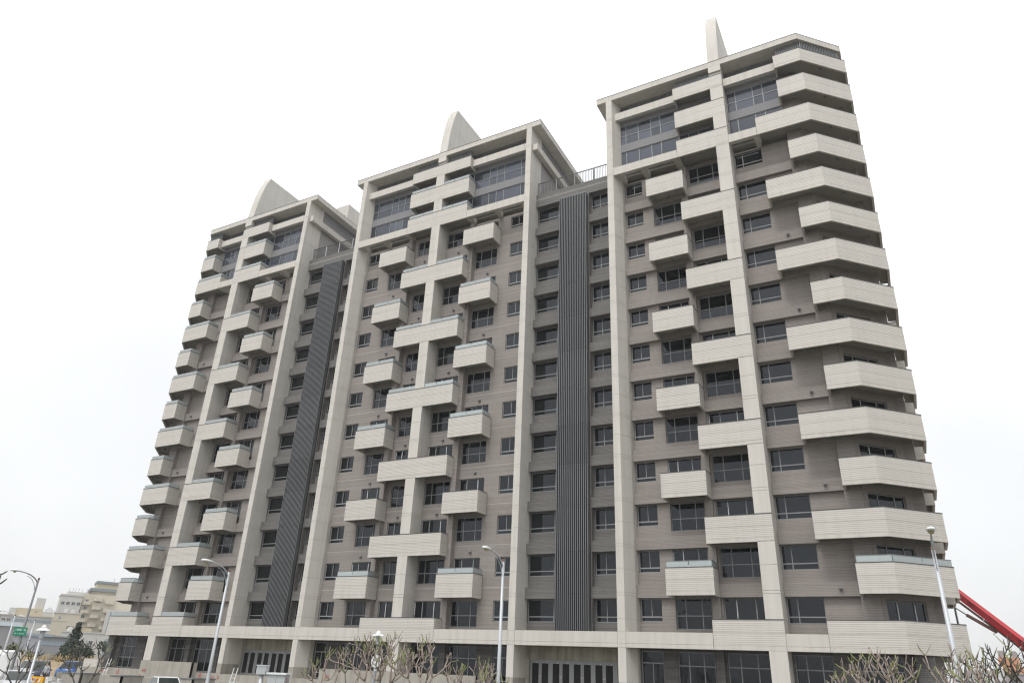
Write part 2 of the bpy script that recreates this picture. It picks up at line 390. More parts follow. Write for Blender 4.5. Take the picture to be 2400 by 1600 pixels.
# ---- beams at the first floor and below the glazed top storeys
segs = []
def beam(x0, x1, z0, z1, y0=0, y1=.5, name='beam', m='band'):
    return mk(name, G().box(x0, x1, y0, y1, ZB + z0, ZB + z1), m, B)
C_L, A_R = -17.65, -54.20
for a, b in ((-17.09, -11.36), (-7.03, -4.64), (-45.81, -39.52), (-32.32, -25.98), (-60.47, -54.79), (mir(-4.64), -64.81), (-54.19, -46.37), (-25.40, -17.66)):
    beam(a + .006, b - .006, .262, .96, 0, .25); beam(a + .006, b - .006, 0, .25, 0, .4)
for a, b in ((-17.09, -11.36), (-7.03, -4.80), (-45.81, -39.52), (-32.32, -25.98), (-60.47, -54.79), (mir(-4.80), -64.81)):
    beam(a + .005, b - .005, 38.38, 39.18, 0, .42)
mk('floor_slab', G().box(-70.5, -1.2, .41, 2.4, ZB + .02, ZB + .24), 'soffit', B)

# ---- wide, single and corner balconies
for n in WIDE:
    h = 1.77 if n < 14 else 1.37
    balcony([(-39.50, 1.02 if n < 13 else 1.3), (-39.50, 0), (-32.34, 0), (-32.34, 1.02 if n < 13 else 1.3)], zl(n), h,
            n in (6, 8, 10, 12, 13), backs=[(-32.4, 1.6), (-39.45, 1.6)])
    for mm in (0, 1):
        f = mir if mm else (lambda x: x)
        pth = [(-11.34, 1.42), (-11.34, 0), (-7.04, 0), (-7.04, .12)]; bk = [(-7.5, .3), (-7.6, 1.75), (-11.2, 1.75)]
        if mm: pth = [(f(x), y) for x, y in pth][::-1]; bk = [(f(x), y) for x, y in bk][::-1]
        balcony(pth, zl(n), h, bool(mm) and n < 14, backs=bk)
for n in (1, 3, 5, 7, 9, 11):
    z = zl(n)
    for x0, x1, gl in ((-42.62, -39.27, n in (1, 5, 7, 9)), (-32.50, -29.14, n in (1, 5, 7, 9))):
        balcony([(x0, 1.45), (x0, 0), (x1, 0), (x1, 1.45)], z, glass=(2 if n == 1 else 1) if gl else False, backs=[(x1 - .1, 1.6), (x0 + .1, 1.6)])
    balcony([(-14.2, 1.45), (-14.2, 0), (-11.03, 0), (-11.03, 1.42)], z, glass=2 if n == 1 else False, backs=[(-11.1, 1.75), (-14.1, 1.75)])
    a, b = mir(-11.03), mir(-14.2)
    balcony([(a, 1.42), (a, 0), (b, 0), (b, 1.45)], z, glass=2 if n == 1 else True, backs=[(b - .1, 1.75), (a + .1, 1.75)])
for n in range(15):
    long_ = n % 2 == 0 and n < 14
    xl = (-4.63 if n < 12 else -4.78) if long_ else (-2.62 if n < 12 else -2.76)
    xv = -.56 if n < 12 else -.68
    h = 1.77 if n < 14 else 1.37
    pth = [(xl, 1.4 if n < 12 else 1.2), (xl, 0), (xv, 0), (2.55, 3.1), (2.55, 6.2)]; bk = [(1.9, 6.1), (1.8, 4.2), (1.25, 4.2), (-1.5, 1.6), (xl + .2, 1.6)]
    balcony(pth, zl(n), h, 2 if n == 1 else False, soffit=.5, backs=bk)
    if n: soffit_lamp(.65, 2.15, zl(n) + .5)
    balcony([(mir(x), y) for x, y in pth][::-1], zl(n), h, False if n == 14 else (2 if n == 1 else 1), soffit=.5, backs=[(mir(x), y) for x, y in bk][::-1])
    if n: soffit_lamp(mir(.65), 2.15, zl(n) + .5)
    if 0 < n < 12:                                        # small balconies further back on the gable sides
        balcony([(1.8, 8.0), (2.5, 8.0), (2.5, 11), (1.8, 11)], zl(n) + .1, 1.2)
mk('railing', G().box(2.3, 2.36, 6.6, 8.0, ZB + 1.0, ZB + 3.0), 'dgalv', B)

# ---- brick walls with their openings
def openings_C():
    ops = {'S': [], 'D': [], 'E': [], 'F': []}
def bay_wall(x0, x1, y, ops, z0, z1, m, name='brick_wall', d=.2): return mk(name, G().gridwall(x0, x1, ZB + z0, ZB + z1, [(a, b, ZB + c, ZB + e) for a, b, c, e in ops], d, tf_front(y)), m, B)
def module_C(f, left):
    def X(a, b): return (f(a), f(b)) if f(a) < f(b) else (f(b), f(a))
    def win(a, b, z0, z1, y, kind, **k): x0, x1 = X(a, b); return window(x0, x1, ZB + z0, ZB + z1, y, kind, flip=left, **k)
    o1, o2, o3 = [], [], []
    for n in range(12):
        b = 3.2 * n; hd = b + 3.19 if n < 11 else 38.3
        odd = n % 2 == 1
        o1.append((*X(-16.6, -15.07), b + 1.68, hd)); win(-16.6, -15.07, b + 1.70, hd, 1.95, 'S')
        if odd: o1.append((*X(-14.13, -11.72), b + .6, hd)); win(-14.13, -11.72, b + .62, hd, 1.95, 'door', sill=False)
        else: o1.append((*X(-14.13, -11.72), b + 1.22, hd)); win(-14.13, -11.72, b + 1.24, hd, 1.95, 'tall')
        if odd: o2.append((*X(-10.92, -8.15), b + 1.22, hd)); win(-10.92, -8.15, b + 1.24, hd, 1.95, 'tall')
        else: o2.append((*X(-10.92, -8.15), b + .6, hd)); win(-10.92, -8.15, b + .62, hd, 1.95, 'door', sill=False)
        o3.append((*X(-7.00, -4.78), b + 1.62, hd)); win(-7.00, -4.78, b + 1.64, hd, 1.85, 'F')
        if n:
            wall_lamp(f(-9.0) if not odd else f(-12.6), 1.42 if odd else 1.42, ZB + b + .45)
            if not odd: wall_lamp(f(-3.7), 1.35, ZB + b - 3.2 + .45)
    y = 1.75
    bay_wall(*X(-16.95, -11.5), y, o1, 0, 38.38, 'brick', d=.25); bay_wall(*X(-11.1, -8.05), y, o2, 0, 38.38, 'brick', d=.25); bay_wall(*X(-7.06, -2.5), 1.66, o3, 0, 38.38, 'brick', d=.25)
    mk('pilaster', G().box(*X(-11.57, -11.05), 1.40, 2.2, ZB + .3, ZB + 38.38), 'brick', B)
    mk('pilaster', G().box(*X(-2.67, -1.62), 1.28, 2.2, ZB + .3, ZB + 44.6), 'brick', B)
    for n in range(1, 12):                                  # projecting spandrel bands
        b = ZB + 3.2 * n
        for a, c, yy in ((-16.95, -11.58, 1.45), (-11.04, -8.1, 1.45), (-7.02, -2.68, 1.36)):
            mk('spandrel_band', G().box(*X(a, c), yy, 1.8, b, b + .84), 'brick', B)
    # chamfered corner wall behind the corner balconies
    s = math.sqrt(.5); O = (-1.60, 1.30)
    def tf(y_): return lambda u, w_, z: (f(O[0] + u * s - (w_ + y_) * s), O[1] + u * s + (w_ + y_) * s, z)
    hs_ = []
    for n in range(12):
        b = ZB + 3.2 * n; hs_.append((.35, 3.28, b + .62, b + 3.02))
    mk('brick_wall', G().gridwall(0, 3.9, ZB, ZB + 44.6, hs_, .2, tf(0)), 'brick', B)
    for n in range(12):
        b = ZB + 3.2 * n; window(.35, 3.28, b + .64, b + 3.0, 0, 'door', tf=tf(.12), sill=False)
    mk('brick_wall', G().box(*X(1.15, 1.8), 4.06, 13, ZB, ZB + 44.6), 'brick', B)
    mk('building_core', G().prism([(f(x), yy) for x, yy in ([(-17.4, 2.32), (-2.2, 2.32), (1.1, 5.2), (1.1, 13), (-17.4, 13)] if not left else [(-17.4, 13), (1.1, 13), (1.1, 5.2), (-2.2, 2.32), (-17.4, 2.32)])], ZB - 2.9, ZB + 46.9), 'plate', B)
    # glazed top storeys
    top_storeys(X, [(-16.9, -8.1, [.6, 1, 1, .75, 1.35, .7, .75, 1.3]), (-7.02, -2.72, [.75, 1.45, .8, 1.3])], left)
    mk('beam', G().box(*X(-16.95, -11.4), .45, .75, ZB + 44.92, ZB + 45.72), 'band', B); mk('beam', G().box(*X(-7.02, -2.80), .45, .75, ZB + 44.92, ZB + 45.72), 'band', B)
    for a, b in ((-16.95, -16.35), (-14.65, -14.2), (-11.75, -11.25), (-5.1, -4.7)):
        mk('bracket', G().box(*X(a, b), .43, 1.7, ZB + 38.39, ZB + 38.92), 'band', B)
    pts = [(-18.57, 0), (-.70, 0), (2.40, 3.08), (2.40, 13.5), (-18.57, 13.5)]; pts = [(f(x), yy) for x, yy in pts]
    roof = mk('roof', G().prism(pts if not left else pts[::-1], ZB + 47.1, ZB + 47.66), 'band', B)
    mk('coping', G().prism([(x + (.0), yy - .02) for x, yy in (pts if not left else pts[::-1])], ZB + 47.663, ZB + 47.71), 'coping', roof)
    # chamfered louvre under the roof corner
    louvre_strip([(f(-2.5), .35), (f(-.55), .35), (f(2.1), 2.95), (f(2.1), 6)], ZB + 46.0, ZB + 47.09)
def louvre_strip(path, z0, z1, step=.16):
    g = G(); bk = G()
    for (xa, ya), (xb, yb) in zip(path, path[1:]):
        d = Vector((xb - xa, yb - ya)); ln = d.length; d /= ln; nn = Vector((-d.y, d.x)); nn = nn if nn.y > 0 or (nn.y == 0 and nn.x) else -nn
        k = int(ln / step)
        for i in range(k + 1):
            p = Vector((xa, ya)) + d * min(ln, i * step); q = p + d * .05
            a, b = p + nn * .07, q + nn * .07
            g.prism([tuple(p), tuple(q), tuple(b), tuple(a)], z0, z1)
        a, b = Vector((xa, ya)) + nn * .22, Vector((xb, yb)) + nn * .22
        bk.quad((a.x, a.y, z0), (b.x, b.y, z0), (b.x, b.y, z1), (a.x, a.y, z1))
    o = mk('roof_louvre', g, 'dgalv', B); o['kind'] = 'stuff'; mk('louvre_lining', bk, 'plate2', B, recalc=False)
def top_storeys(X, bays, left):
    for a, b, cols in bays:
        x0, x1 = X(a, b); c = cols[::-1] if left else cols
        window(x0, x1, ZB + 39.2, ZB + 41.6, 1.22, ('band', c, .38), 'glass2', sill=False, name='window')
        window(x0, x1, ZB + 42.47, ZB + 44.62, 1.22, ('band', c, .45), 'glass2', sill=False, name='window')
        mk('spandrel_panel', G().box(x0, x1, 1.16, 1.5, ZB + 41.6, ZB + 42.47), 'plate2', B)
        mk('spandrel_panel', G().box(x0, x1, 1.16, 1.5, ZB + 44.62, ZB + 45.6), 'plate2', B)
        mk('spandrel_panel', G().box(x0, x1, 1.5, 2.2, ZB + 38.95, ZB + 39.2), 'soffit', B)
        louvre_strip([(x0, 1.3), (x1, 1.3)], ZB + 45.6, ZB + 47.09)
module_C(lambda x: x, False)
module_C(mir, True)

# ---- middle tower
def module_B():
    for sgn in (0, 1):
        f = mir if sgn else (lambda x: x)
        X = lambda a, b: (f(a), f(b)) if f(a) < f(b) else (f(b), f(a))
        o1, o2 = [], []
        for n in range(12):
            b = 3.2 * n; hd = b + 3.1 if n < 11 else b + 2.9; odd = n % 2 == 1
            x = X(-28.1, -26.5); o1.append((*x, b + 1.6, hd)); window(*x, ZB + b + 1.62, ZB + hd, 1.62, 'S', flip=bool(sgn))
            x = X(-31.93, -29.5)
            if odd: o1.append((*x, b + .6, hd)); window(*x, ZB + b + .62, ZB + hd, 1.62, 'door', sill=False, flip=bool(sgn))
            else: o1.append((*x, b + 1.18, hd)); window(*x, ZB + b + 1.2, ZB + hd, 1.62, 'tall', flip=bool(sgn))
            x = X(-35.40, -32.86)
            if odd: o2.append((*x, b + 1.18, hd)); window(*x, ZB + b + 1.2, ZB + hd, 1.62, 'tall', flip=bool(sgn))
            else: o2.append((*x, b + .6, hd)); window(*x, ZB + b + .62, ZB + hd, 1.62, 'door', sill=False, flip=bool(sgn))
            if n: wall_lamp(f(-33.9) if not odd else f(-30.4), 1.5, ZB + b - 3.2 + 3.2 + 3.2 * 0 + .42 if False else ZB + b + 3.1 + .45 if n < 11 else ZB + b - .1 + .45)
        bay_wall(*X(-32.0, -26.0), 1.5, o1, 0, 38.38, 'brick'); bay_wall(*X(-35.44, -32.4), 1.5, o2, 0, 38.38, 'brick')
        mk('pilaster', G().box(*X(-32.45, -31.96), 1.0, 1.9, ZB + .3, ZB + 38.38), 'brick', B)
        js = None
        for n in range(1, 12):
            z = ZB + 3.2 * n + .82
            for a_, b_, yy in ((-31.95, -26.38, 1.492), (-35.42, -32.46, 1.492), (-32.45, -31.96, .992)): mk('joint_strip', G().box(*X(a_, b_), yy, yy + .02, z, z + .028), 'joint', B)
        top_storeys(X, [(-35.42, -26.4, [1, .7, .7, 1.6, .7, .7, 1.6, .55] if not sgn else [1, .7, .7, 1.6, .7, .7, 1.6, .55])], bool(sgn))
        mk('beam', G().box(*X(-32.30, -26.0), .45, .75, ZB + 44.92, ZB + 45.72), 'band', B)
        for a, b in ((-32.5, -32.0), (-29.4, -29.0), (-26.5, -25.98)):
            mk('bracket', G().box(*X(a, b), .43, 1.45, ZB + 38.39, ZB + 38.92), 'band', B)
        louvre_strip([(f(-35.4), .4), (f(-32.6), .4)], ZB + 46.0, ZB + 47.09)
    mk('building_core', G().box(-46.1, -25.7, 2.0, 13, ZB - 2.9, ZB + 46.9), 'plate', B)
    roof = mk('roof', G().box(-47.36, -24.46, 0, 13.5, ZB + 47.1, ZB + 47.66), 'band', B)
    mk('coping', G().box(-47.38, -24.44, -.02, 13.52, ZB + 47.663, ZB + 47.71), 'coping', roof)
module_B()
for x in (-11.35, mir(-11.35)):
    pass
louvre_strip([(-11.2, .4), (-8.1, .4)], ZB + 46.0, ZB + 47.09); louvre_strip([(mir(-8.1), .4), (mir(-11.2), .4)][::-1], ZB + 46.0, ZB + 47.09)
# side beams and dark clerestory along the gable sides that show above the recesses
for xs in (-25.41, -54.20):
    mk('beam', G().box(xs + .04, xs + .52, .3, 13, ZB + 44.4, ZB + 45.12), 'band', B)
    mk('spandrel_panel', G().box(xs - .5, xs - .06, 2.32, 13, ZB + 39.8, ZB + 44.9), 'plate', B)
    mk('spandrel_panel', G().box(xs - .5, xs - .02, 2.32, 13, ZB + 44.9, ZB + 47.09), 'plate2', B)
# crest blades on the roofs
bp = [(0, 47.1), (.03, 47.7), (.14, 48.75), (.28, 50.0), (.46, 51.2), (.68, 52.3), (.98, 53.4), (1.35, 54.4), (9.5, 54.4), (11.2, 47.7), (11.2, 47.1)]
for x0, x1 in ((-64.80, -63.75), (-36.41, -35.43), (-8.09, -7.10)):
    g = G().prof([(y, ZB + max(z, 47.715)) for y, z in bp[1:-1]], x0 + .01, x1 - .01)
    o = mk('crest_blade', g, 'fin', B)
    for zc in (48.95, 51.0, 51.5, 53.9):
        yy = next(a[0] + (b[0] - a[0]) * (zc - a[1]) / (b[1] - a[1]) for a, b in zip(bp, bp[1:]) if a[1] <= zc <= b[1])
        mk('joint_strip', G().box(x0 + .007, x1 - .007, yy + .02, 9.6, ZB + zc, ZB + zc + .025), 'soffit', o)
# roof-top stair head behind the left tower, with its vent pipe
st = mk('stair_head', G().box(-60.3, -58.1, 10, 14.6, ZB + 47.7, ZB + 54.4), 'fin', B)
mk('window', G().box(-59.2, -58.5, 9.96, 10.01, ZB + 51.9, ZB + 52.7), 'glass', st)
mk('vent_pipe', G().tube([(-55.3, 12, ZB + 47.7), (-55.3, 12, ZB + 53.6), (-55.2, 12, ZB + 54.0), (-55.45, 12, ZB + 54.3)], .06, 6), 'dgalv', B)

# ---- recessed stair bays with the louvre screens
def recess(x0, xl, xr, x1):
    o1, o2 = [], []
    for n in range(12):
        b = 3.2 * n; hd = b + 3.19 if n < 11 else 38.36
        o1.append((x0 + .02, xl + .3, b + 1.62, hd)); window(x0 + .02, xl + .3, ZB + b + 1.64, ZB + hd, 2.06, 'RL')
        o2.append((xr + .14, x1 - .02, b + 1.62, hd)); window(xr + .14, x1 - .02, ZB + b + 1.64, ZB + hd, 2.06, 'RR')
        if n:
            mk('spandrel_band', G().box(x0 + .005, xl + .3, 1.45, 2.1, ZB + b, ZB + b + .80), 'brick2', B)
            mk('spandrel_band', G().box(xr - .05, x1 - .005, 1.45, 2.1, ZB + b, ZB + b + .80), 'brick2', B)
    bay_wall(x0, xl + .35, 1.9, o1, 0, 38.38, 'brick2', d=.25); bay_wall(xr + .05, x1, 1.9, o2, 0, 38.38, 'brick2', d=.25)
    mk('pilaster', G().box(xr - .06, xr + .08, 1.447, 2.2, ZB + .2, ZB + 38.37), 'brick2', B)
    mk('parapet_wall', G().box(x0 + .005, x1 - .005, 1.44, 2.1, ZB + 38.38, ZB + 39.76), 'brick2', B)
    mk('joint_strip', G().box(x0 + .006, x1 - .006, 1.43, 1.45, ZB + 39.14, ZB + 39.17), 'joint', B)
    mk('building_core', G().box(x0 - .1, x1 + .1, 2.25, 12, ZB - 2.9, ZB + 39.0), 'plate', B)
    # louvre screen
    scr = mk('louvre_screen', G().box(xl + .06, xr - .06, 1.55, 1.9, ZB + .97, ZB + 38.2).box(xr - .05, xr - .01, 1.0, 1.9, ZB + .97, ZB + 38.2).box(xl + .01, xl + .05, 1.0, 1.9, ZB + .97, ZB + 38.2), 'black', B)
    g = G(); xa = xl
    for n in range(12): g.box(xa, xa + .058, .92, 1.32, ZB + max(.97, 3.2 * n + .13) + .012, ZB + min(38.2, 3.2 * n + 3.33) - .012)
    bl = mk('louvre_blade', g, 'louver', scr); k = 17
    for i in range(1, k): copyto(bl, (xr - xl - .058) * i / (k - 1), 0, 0)
    mk('louvre_frame', G().box(xl, xr, .93, 1.15, ZB + 38.2, ZB + 38.26), 'dgalv', scr)
    for n in range(1, 12): mk('louvre_rail', G().box(xl + .02, xr - .02, 1.13, 1.18, ZB + 3.2 * n + .10, ZB + 3.2 * n + .17), 'dgalv', scr)
    # roof railing
    r = mk('roof_railing', G().box(x0 + .02, x1 - .02, 1.72, 1.78, ZB + 41.28, ZB + 41.36).box(x0 + .02, x1 - .02, 1.73, 1.77, ZB + 39.84, ZB + 39.9), 'coping', B)
    for i in range(5):
        x = x0 + .06 + (x1 - x0 - .12) * i / 4
        mk('railing_post', G().box(x - .035, x + .035, 1.7, 1.8, ZB + 39.76, ZB + 41.3), 'dgalv' if x0 > -40 else 'galv', r)
    b0 = mk('railing_bar', G().box(x0 + .12, x0 + .15, 1.73, 1.77, ZB + 39.9, ZB + 41.28), 'coping', r)
    nb = int((x1 - x0 - .3) / .155)
    for i in range(1, nb): copyto(b0, i * .155, 0, 0)
recess(-25.41, -22.70, -20.10, -17.65)
recess(-54.20, -51.31, -48.71, -46.36)

# ---- ground floor
GZ0, GZ1 = -2.9, -.02
def ground_floor(bays, y, wins):
    for a, b in bays:
        ops = [(q[0], q[1], -2.86, -.1) for q in wins if a < q[0] < b]
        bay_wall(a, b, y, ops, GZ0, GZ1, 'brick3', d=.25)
    for x0, x1, k in wins: window(x0, x1, ZB - 2.84, ZB - .12, y + .12, k)
for f, left in ((lambda x: x, False), (mir, True)):
    X = lambda a, b: (f(a), f(b)) if f(a) < f(b) else (f(b), f(a))
    w_ = [(*X(-16.6, -15.07), 'GS'), (*X(-14.13, -11.72), 'G'), (*X(-10.92, -8.3), 'G'), (*X(-6.9, -4.7), 'G'), (*X(-3.35, -1.0), 'G4')]
    ground_floor([X(-17.0, -7.5), X(-7.3, -.3)], 1.62, w_)
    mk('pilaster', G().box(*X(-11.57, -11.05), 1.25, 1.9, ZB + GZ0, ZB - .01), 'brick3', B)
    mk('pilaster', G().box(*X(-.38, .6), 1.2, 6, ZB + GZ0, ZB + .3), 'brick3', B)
w_ = []
for f in (lambda x: x, mir):
    X = lambda a, b: (f(a), f(b)) if f(a) < f(b) else (f(b), f(a))
    w_ += [(*X(-28.0, -26.5), 'GS'), (*X(-31.9, -29.4), 'G'), (*X(-35.2, -32.8), 'G')]
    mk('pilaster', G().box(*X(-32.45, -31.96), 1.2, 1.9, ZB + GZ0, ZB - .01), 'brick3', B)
ground_floor([(-45.5, -26.3)], 1.62, w_)
# entrance lobbies: stained lintel and folding steel doors
def entrance(x0, x1):
    mk('lintel', G().box(x0 - .3, x1 + .3, 1.9, 2.3, ZB - .86, ZB - .01), 'rough2', B)
    mk('jamb', G().box(x0 - .3, x0 + .02, 1.9, 2.3, ZB - 2.9, ZB - .86), 'rough', B); mk('jamb', G().box(x1 - .02, x1 + .3, 1.9, 2.3, ZB - 2.9, ZB - .86), 'rough', B)
    n = int(round((x1 - x0) / .87)); wd = (x1 - x0 - .1) / n
    fr = mk('door_frame', G().box(x0 + .02, x1 - .02, 2.0, 2.1, ZB - .99, ZB - .865), 'frame', B)
    for i in range(n):
        a = x0 + .05 + wd * i; s0, s1 = (.17, .12) if i % 2 == 0 else (.12, .17)
        H = 1.9
        leaf = mk('door_leaf', G().gridwall(a + .004, a + wd - .004, ZB - 2.89, ZB - 1.0, [(a + s0, a + wd - s1, ZB - 2.75, ZB - 1.10)], .07, tf_front(2.02)), 'frame', B)
        mk('pane', G().box(a + s0, a + wd - s1, 2.05, 2.06, ZB - 2.75, ZB - 1.10), 'black', leaf)  # near-black sheet, the unlit lobby's darkness put into its colour
        if i % 2 == 0:
            sx = a + wd - .10; mk('sticker', G().box(sx, sx + .18, 2.005, 2.012, ZB - 1.98, ZB - 1.93), 'white', leaf)
            mk('sticker', G().box(sx, sx + .18, 2.002, 2.009, ZB - 1.965, ZB - 1.945), 'red', leaf)
        mk('sticker', G().box(a + wd * .65, a + wd * .65 + .03, 2.005, 2.012, ZB - 1.10, ZB - 1.02), 'white', leaf)
entrance(-54.1, -48.3 + 1.9); entrance(-25.15, -17.75)
# plinth, planters, corner plinth
mk('plinth', G().box(-74.0, 2.4, -.3, 2.5, 0, ZB - 2.905), 'rough', B)
mk('plinth', G().box(-73.9, -25.5, -2.2, -.31, 0, .95), 'rough', B)
for x0, x1 in ((-63.7, -56.9), (-42.17, -27.85), (-14.9, -9)):
    p = mk('planter', G().gridwall(x0, x1, .1, ZB - 2.1, [], .25, tf_front(-.95)).box(x0, x1, -.949, -.31, .1, ZB - 2.101), 'rough', B)
mk('plinth', G().box(-73.55, -71.42, -.02, .6, ZB - 2.9, ZB - 2.2), 'tile', B)
for s, x, z, y in (('B10', -63.0, 1.45, -.965), ('B7', -63.4, .98, -.965), ('A', -64.4, 1.35, -.31), ('B2', -67.6, 1.15, -.31), ('A', -67.5, 1.4, -.31), ('B9', -56.3, 1.22, -.31), ('A', -56.3, 1.42, -.31), ('B7', -54.7, 1.15, -.31), ('B', -54.0, 1.2, -.31), ('313', -41.3, 1.7, -.965), ('317', -28.6, 1.7, -.965), ('B12', -69.8, 1.2, -.31)):
    text('chalk_mark', s, .34, B, (x, y - .006, z), (R(90), 0, 0), 'red', .002)

# ---- panes: the 300 that show largest are objects, the others one joined part
PANES.sort(key=lambda q: -q[0])
for gl in ('glass', 'glass2'):
    rest = G()
    for i, (a, o, q, t, m) in enumerate(PANES):
        if m != gl: continue
        g = rest if i >= 300 else G(); k = len(g.v)
        c = [t(q[0] - .01, .04, q[2] - .01), t(q[1] + .01, .04, q[2] - .01), t(q[1] + .01, .04, q[3] + .01), t(q[0] - .01, .04, q[3] + .01)]
        c2 = [t(q[0] - .01, .05, q[2] - .01), t(q[1] + .01, .05, q[2] - .01), t(q[1] + .01, .05, q[3] + .01), t(q[0] - .01, .05, q[3] + .01)]
        g.v += c + c2; g.f += [tuple(k + j for j in f_) for f_ in ((0, 1, 2, 3), (7, 6, 5, 4), (0, 4, 5, 1), (1, 5, 6, 2), (2, 6, 7, 3), (3, 7, 4, 0))]
        if i < 300: mk('pane', g, m, o)
    if rest.v: mk('pane', rest, gl, B, kind='stuff')
#PART2
# ------------------------------------------------------------------ street lamps
def lamp_post(x, y, h, label, reach=1.4, group='arched street lamps along the kerb', adir=(0, -1), steel='galv'):
    o = thing('street_lamp', label, 'street lamp', (x, y, 0), 0, group); ax, ay = adir
    mk('pole', G().lathe([(.16, 0), (.16, .03), (.105, .06), (.10, 2), (.062, h)], (0, 0), 10), steel, o, True)
    mk('pole_cap', G().lathe([(.065, h), (.085, h + .03), (.07, h + .10), (.02, h + .13)], (0, 0), 8), 'brown', o)
    P = []
    for i in range(9):
        t = i / 8; a = R(90) * t; P.append((ax * reach * (1 - math.cos(a)) ** .85, ay * reach * (1 - math.cos(a)) ** .85, h - .35 + .72 * math.sin(a)))
    P = [(0, 0, h - .4)] + P[1:]
    mk('arm', G().tube(P, [.04] * 6 + [.036, .032, .03], 6), steel, o, True)
    Q = [(ax * reach * .62 * (i / 6) ** 1.6, ay * reach * .62 * (i / 6) ** 1.6, h - 1.05 + (1.2) * math.sin(R(82) * i / 6)) for i in range(7)]
    mk('brace', G().tube(Q, .02, 5), steel, o, True)
    zh = h + .37; hd = G(); n = 8; st = [(0, .05, .05), (.12, .08, .07), (.35, .14, .105), (.60, .16, .11), (.78, .12, .085), (.86, .03, .03)]
    k = len(hd.v)
    for d, wv, hv in st:
        for j in range(n):
            a = 2 * math.pi * j / n; hd.v.append((ax * (reach - .08 + d) - ay * wv * math.cos(a), ay * (reach - .08 + d) + ax * wv * math.cos(a), zh + hv * max(-.35, math.sin(a)) + .02))
    for i in range(len(st) - 1):
        for j in range(n): hd.f.append((k + i * n + j, k + i * n + (j + 1) % n, k + (i + 1) * n + (j + 1) % n, k + (i + 1) * n + j))
    hd.f += [tuple(k + n - 1 - j for j in range(n)), tuple(k + (len(st) - 1) * n + j for j in range(n))]
    head = mk('lamp_head', hd, 'white', o, True)
    c = reach + .42; mk('lens', G().lathe([(.11, zh - .015), (.10, zh - .07), (.06, zh - .105), (.02, zh - .115)], (ax * c, ay * c), 10), 'amber', head, True)
    return o
l1 = lamp_post(-56.5, -16.34, 7.45, 'grey arched street lamp carrying the green road sign at the far left', steel='dull')
lamp_post(-36.4, -16.6, 7.5, 'pale arched street lamp in front of the left tower')
lamp_post(-18.55, -14.5, 7.87, 'pale arched street lamp in front of the middle tower, right of its balconies')
lamp_post(1.0, -17.2, 7.35, 'tall street lamp seen end on in front of the right corner tower')
lamp_post(-76.5, -16.3, 9.2, 'street lamp at the left edge with only its head and arm in frame', 1.6, steel='dull')
# green road sign on the first post: a thing of its own hung on the pole
sg = thing('road_sign', 'green road name sign with white Chinese and English lettering on a lamp post', 'road sign', (-56.5, -16.52, 3.62), R(30))
mk('sign_plate', G().box(-.46, .46, -.02, .02, 0, .56), 'green', sg)
mk('bracket', G().box(-.04, .04, .02, .14, .1, .46), 'galv', sg)
M['signwhite'] = mat('sign_lettering', (.8, .82, .8), .5, (2, .02))
ORG[sg] = Vector((0, 0, 0))
text('lettering', '八德路一段', .165, sg, (0, -.024, .38), (R(90), 0, 0), 'signwhite', .002)
text('lettering', 'Sec. 1, Bade Rd.', .112, sg, (0, -.024, .14), (R(90), 0, 0), 'signwhite', .002)
text('arrow', '‹', .2, sg, (-.42, -.024, .28), (R(90), 0, 0), 'signwhite', .002); text('arrow', '›', .2, sg, (.42, -.024, .28), (R(90), 0, 0), 'signwhite', .002)
# garden lamps with a white conical hat
def park_lamp(x, y, h, label):
    o = thing('garden_lamp', label, 'garden lamp', (x, y, .13), 0, 'garden lamps with conical white hats'); h -= .13
    dark = x > -30
    mk('pole', G().lathe([(.13, 0), (.13, .04), (.065, .08), (.05, h - .65)], (0, 0), 8), 'dgalv' if dark else 'galv', o, True)
    mk('lamp_cage', G().lathe([(.07, h - .62), (.10, h - .58), (.095, h - .36), (.12, h - .33), (.12, h - .24), (.08, h - .22)], (0, 0), 10), 'galv', o)
    mk('lamp_shade', G().lathe([(.30, h - .255), (.285, h - .23), (.16, h - .155), (.10, h - .13), (.10, h - .10), (.115, h - .10), (.06, h - .04), (.015, h)], (0, 0), 20), 'white', o)
park_lamp(-22.21, -19.6, 4.18, 'garden lamp on a dark pole rising above the bare frangipani trees')
park_lamp(-35.95, -27.0, 3.81, 'garden lamp on a grey pole near the green road sign')
# round traffic mirror seen from behind
o = thing('traffic_mirror', 'round white-backed traffic mirror on a dark ringed post among bare branches', 'traffic mirror', (-21.3, -20.7, .13))
mk('post', G().lathe([(.05, 0), (.05, 3.1)], (0, 0), 8), 'dgalv', o, True)
mr_ = mk('mirror_back', G().tube([(0, -.08, 2.72), (0, .0, 2.72), (0, .05, 2.72)], [.245, .25, .12], 22), 'white', o)
for z in (.5, 1.15, 1.8, 2.35): mk('reflective_ring', G().lathe([(.058, z), (.058, z + .07)], (0, 0), 10), 'white', o)
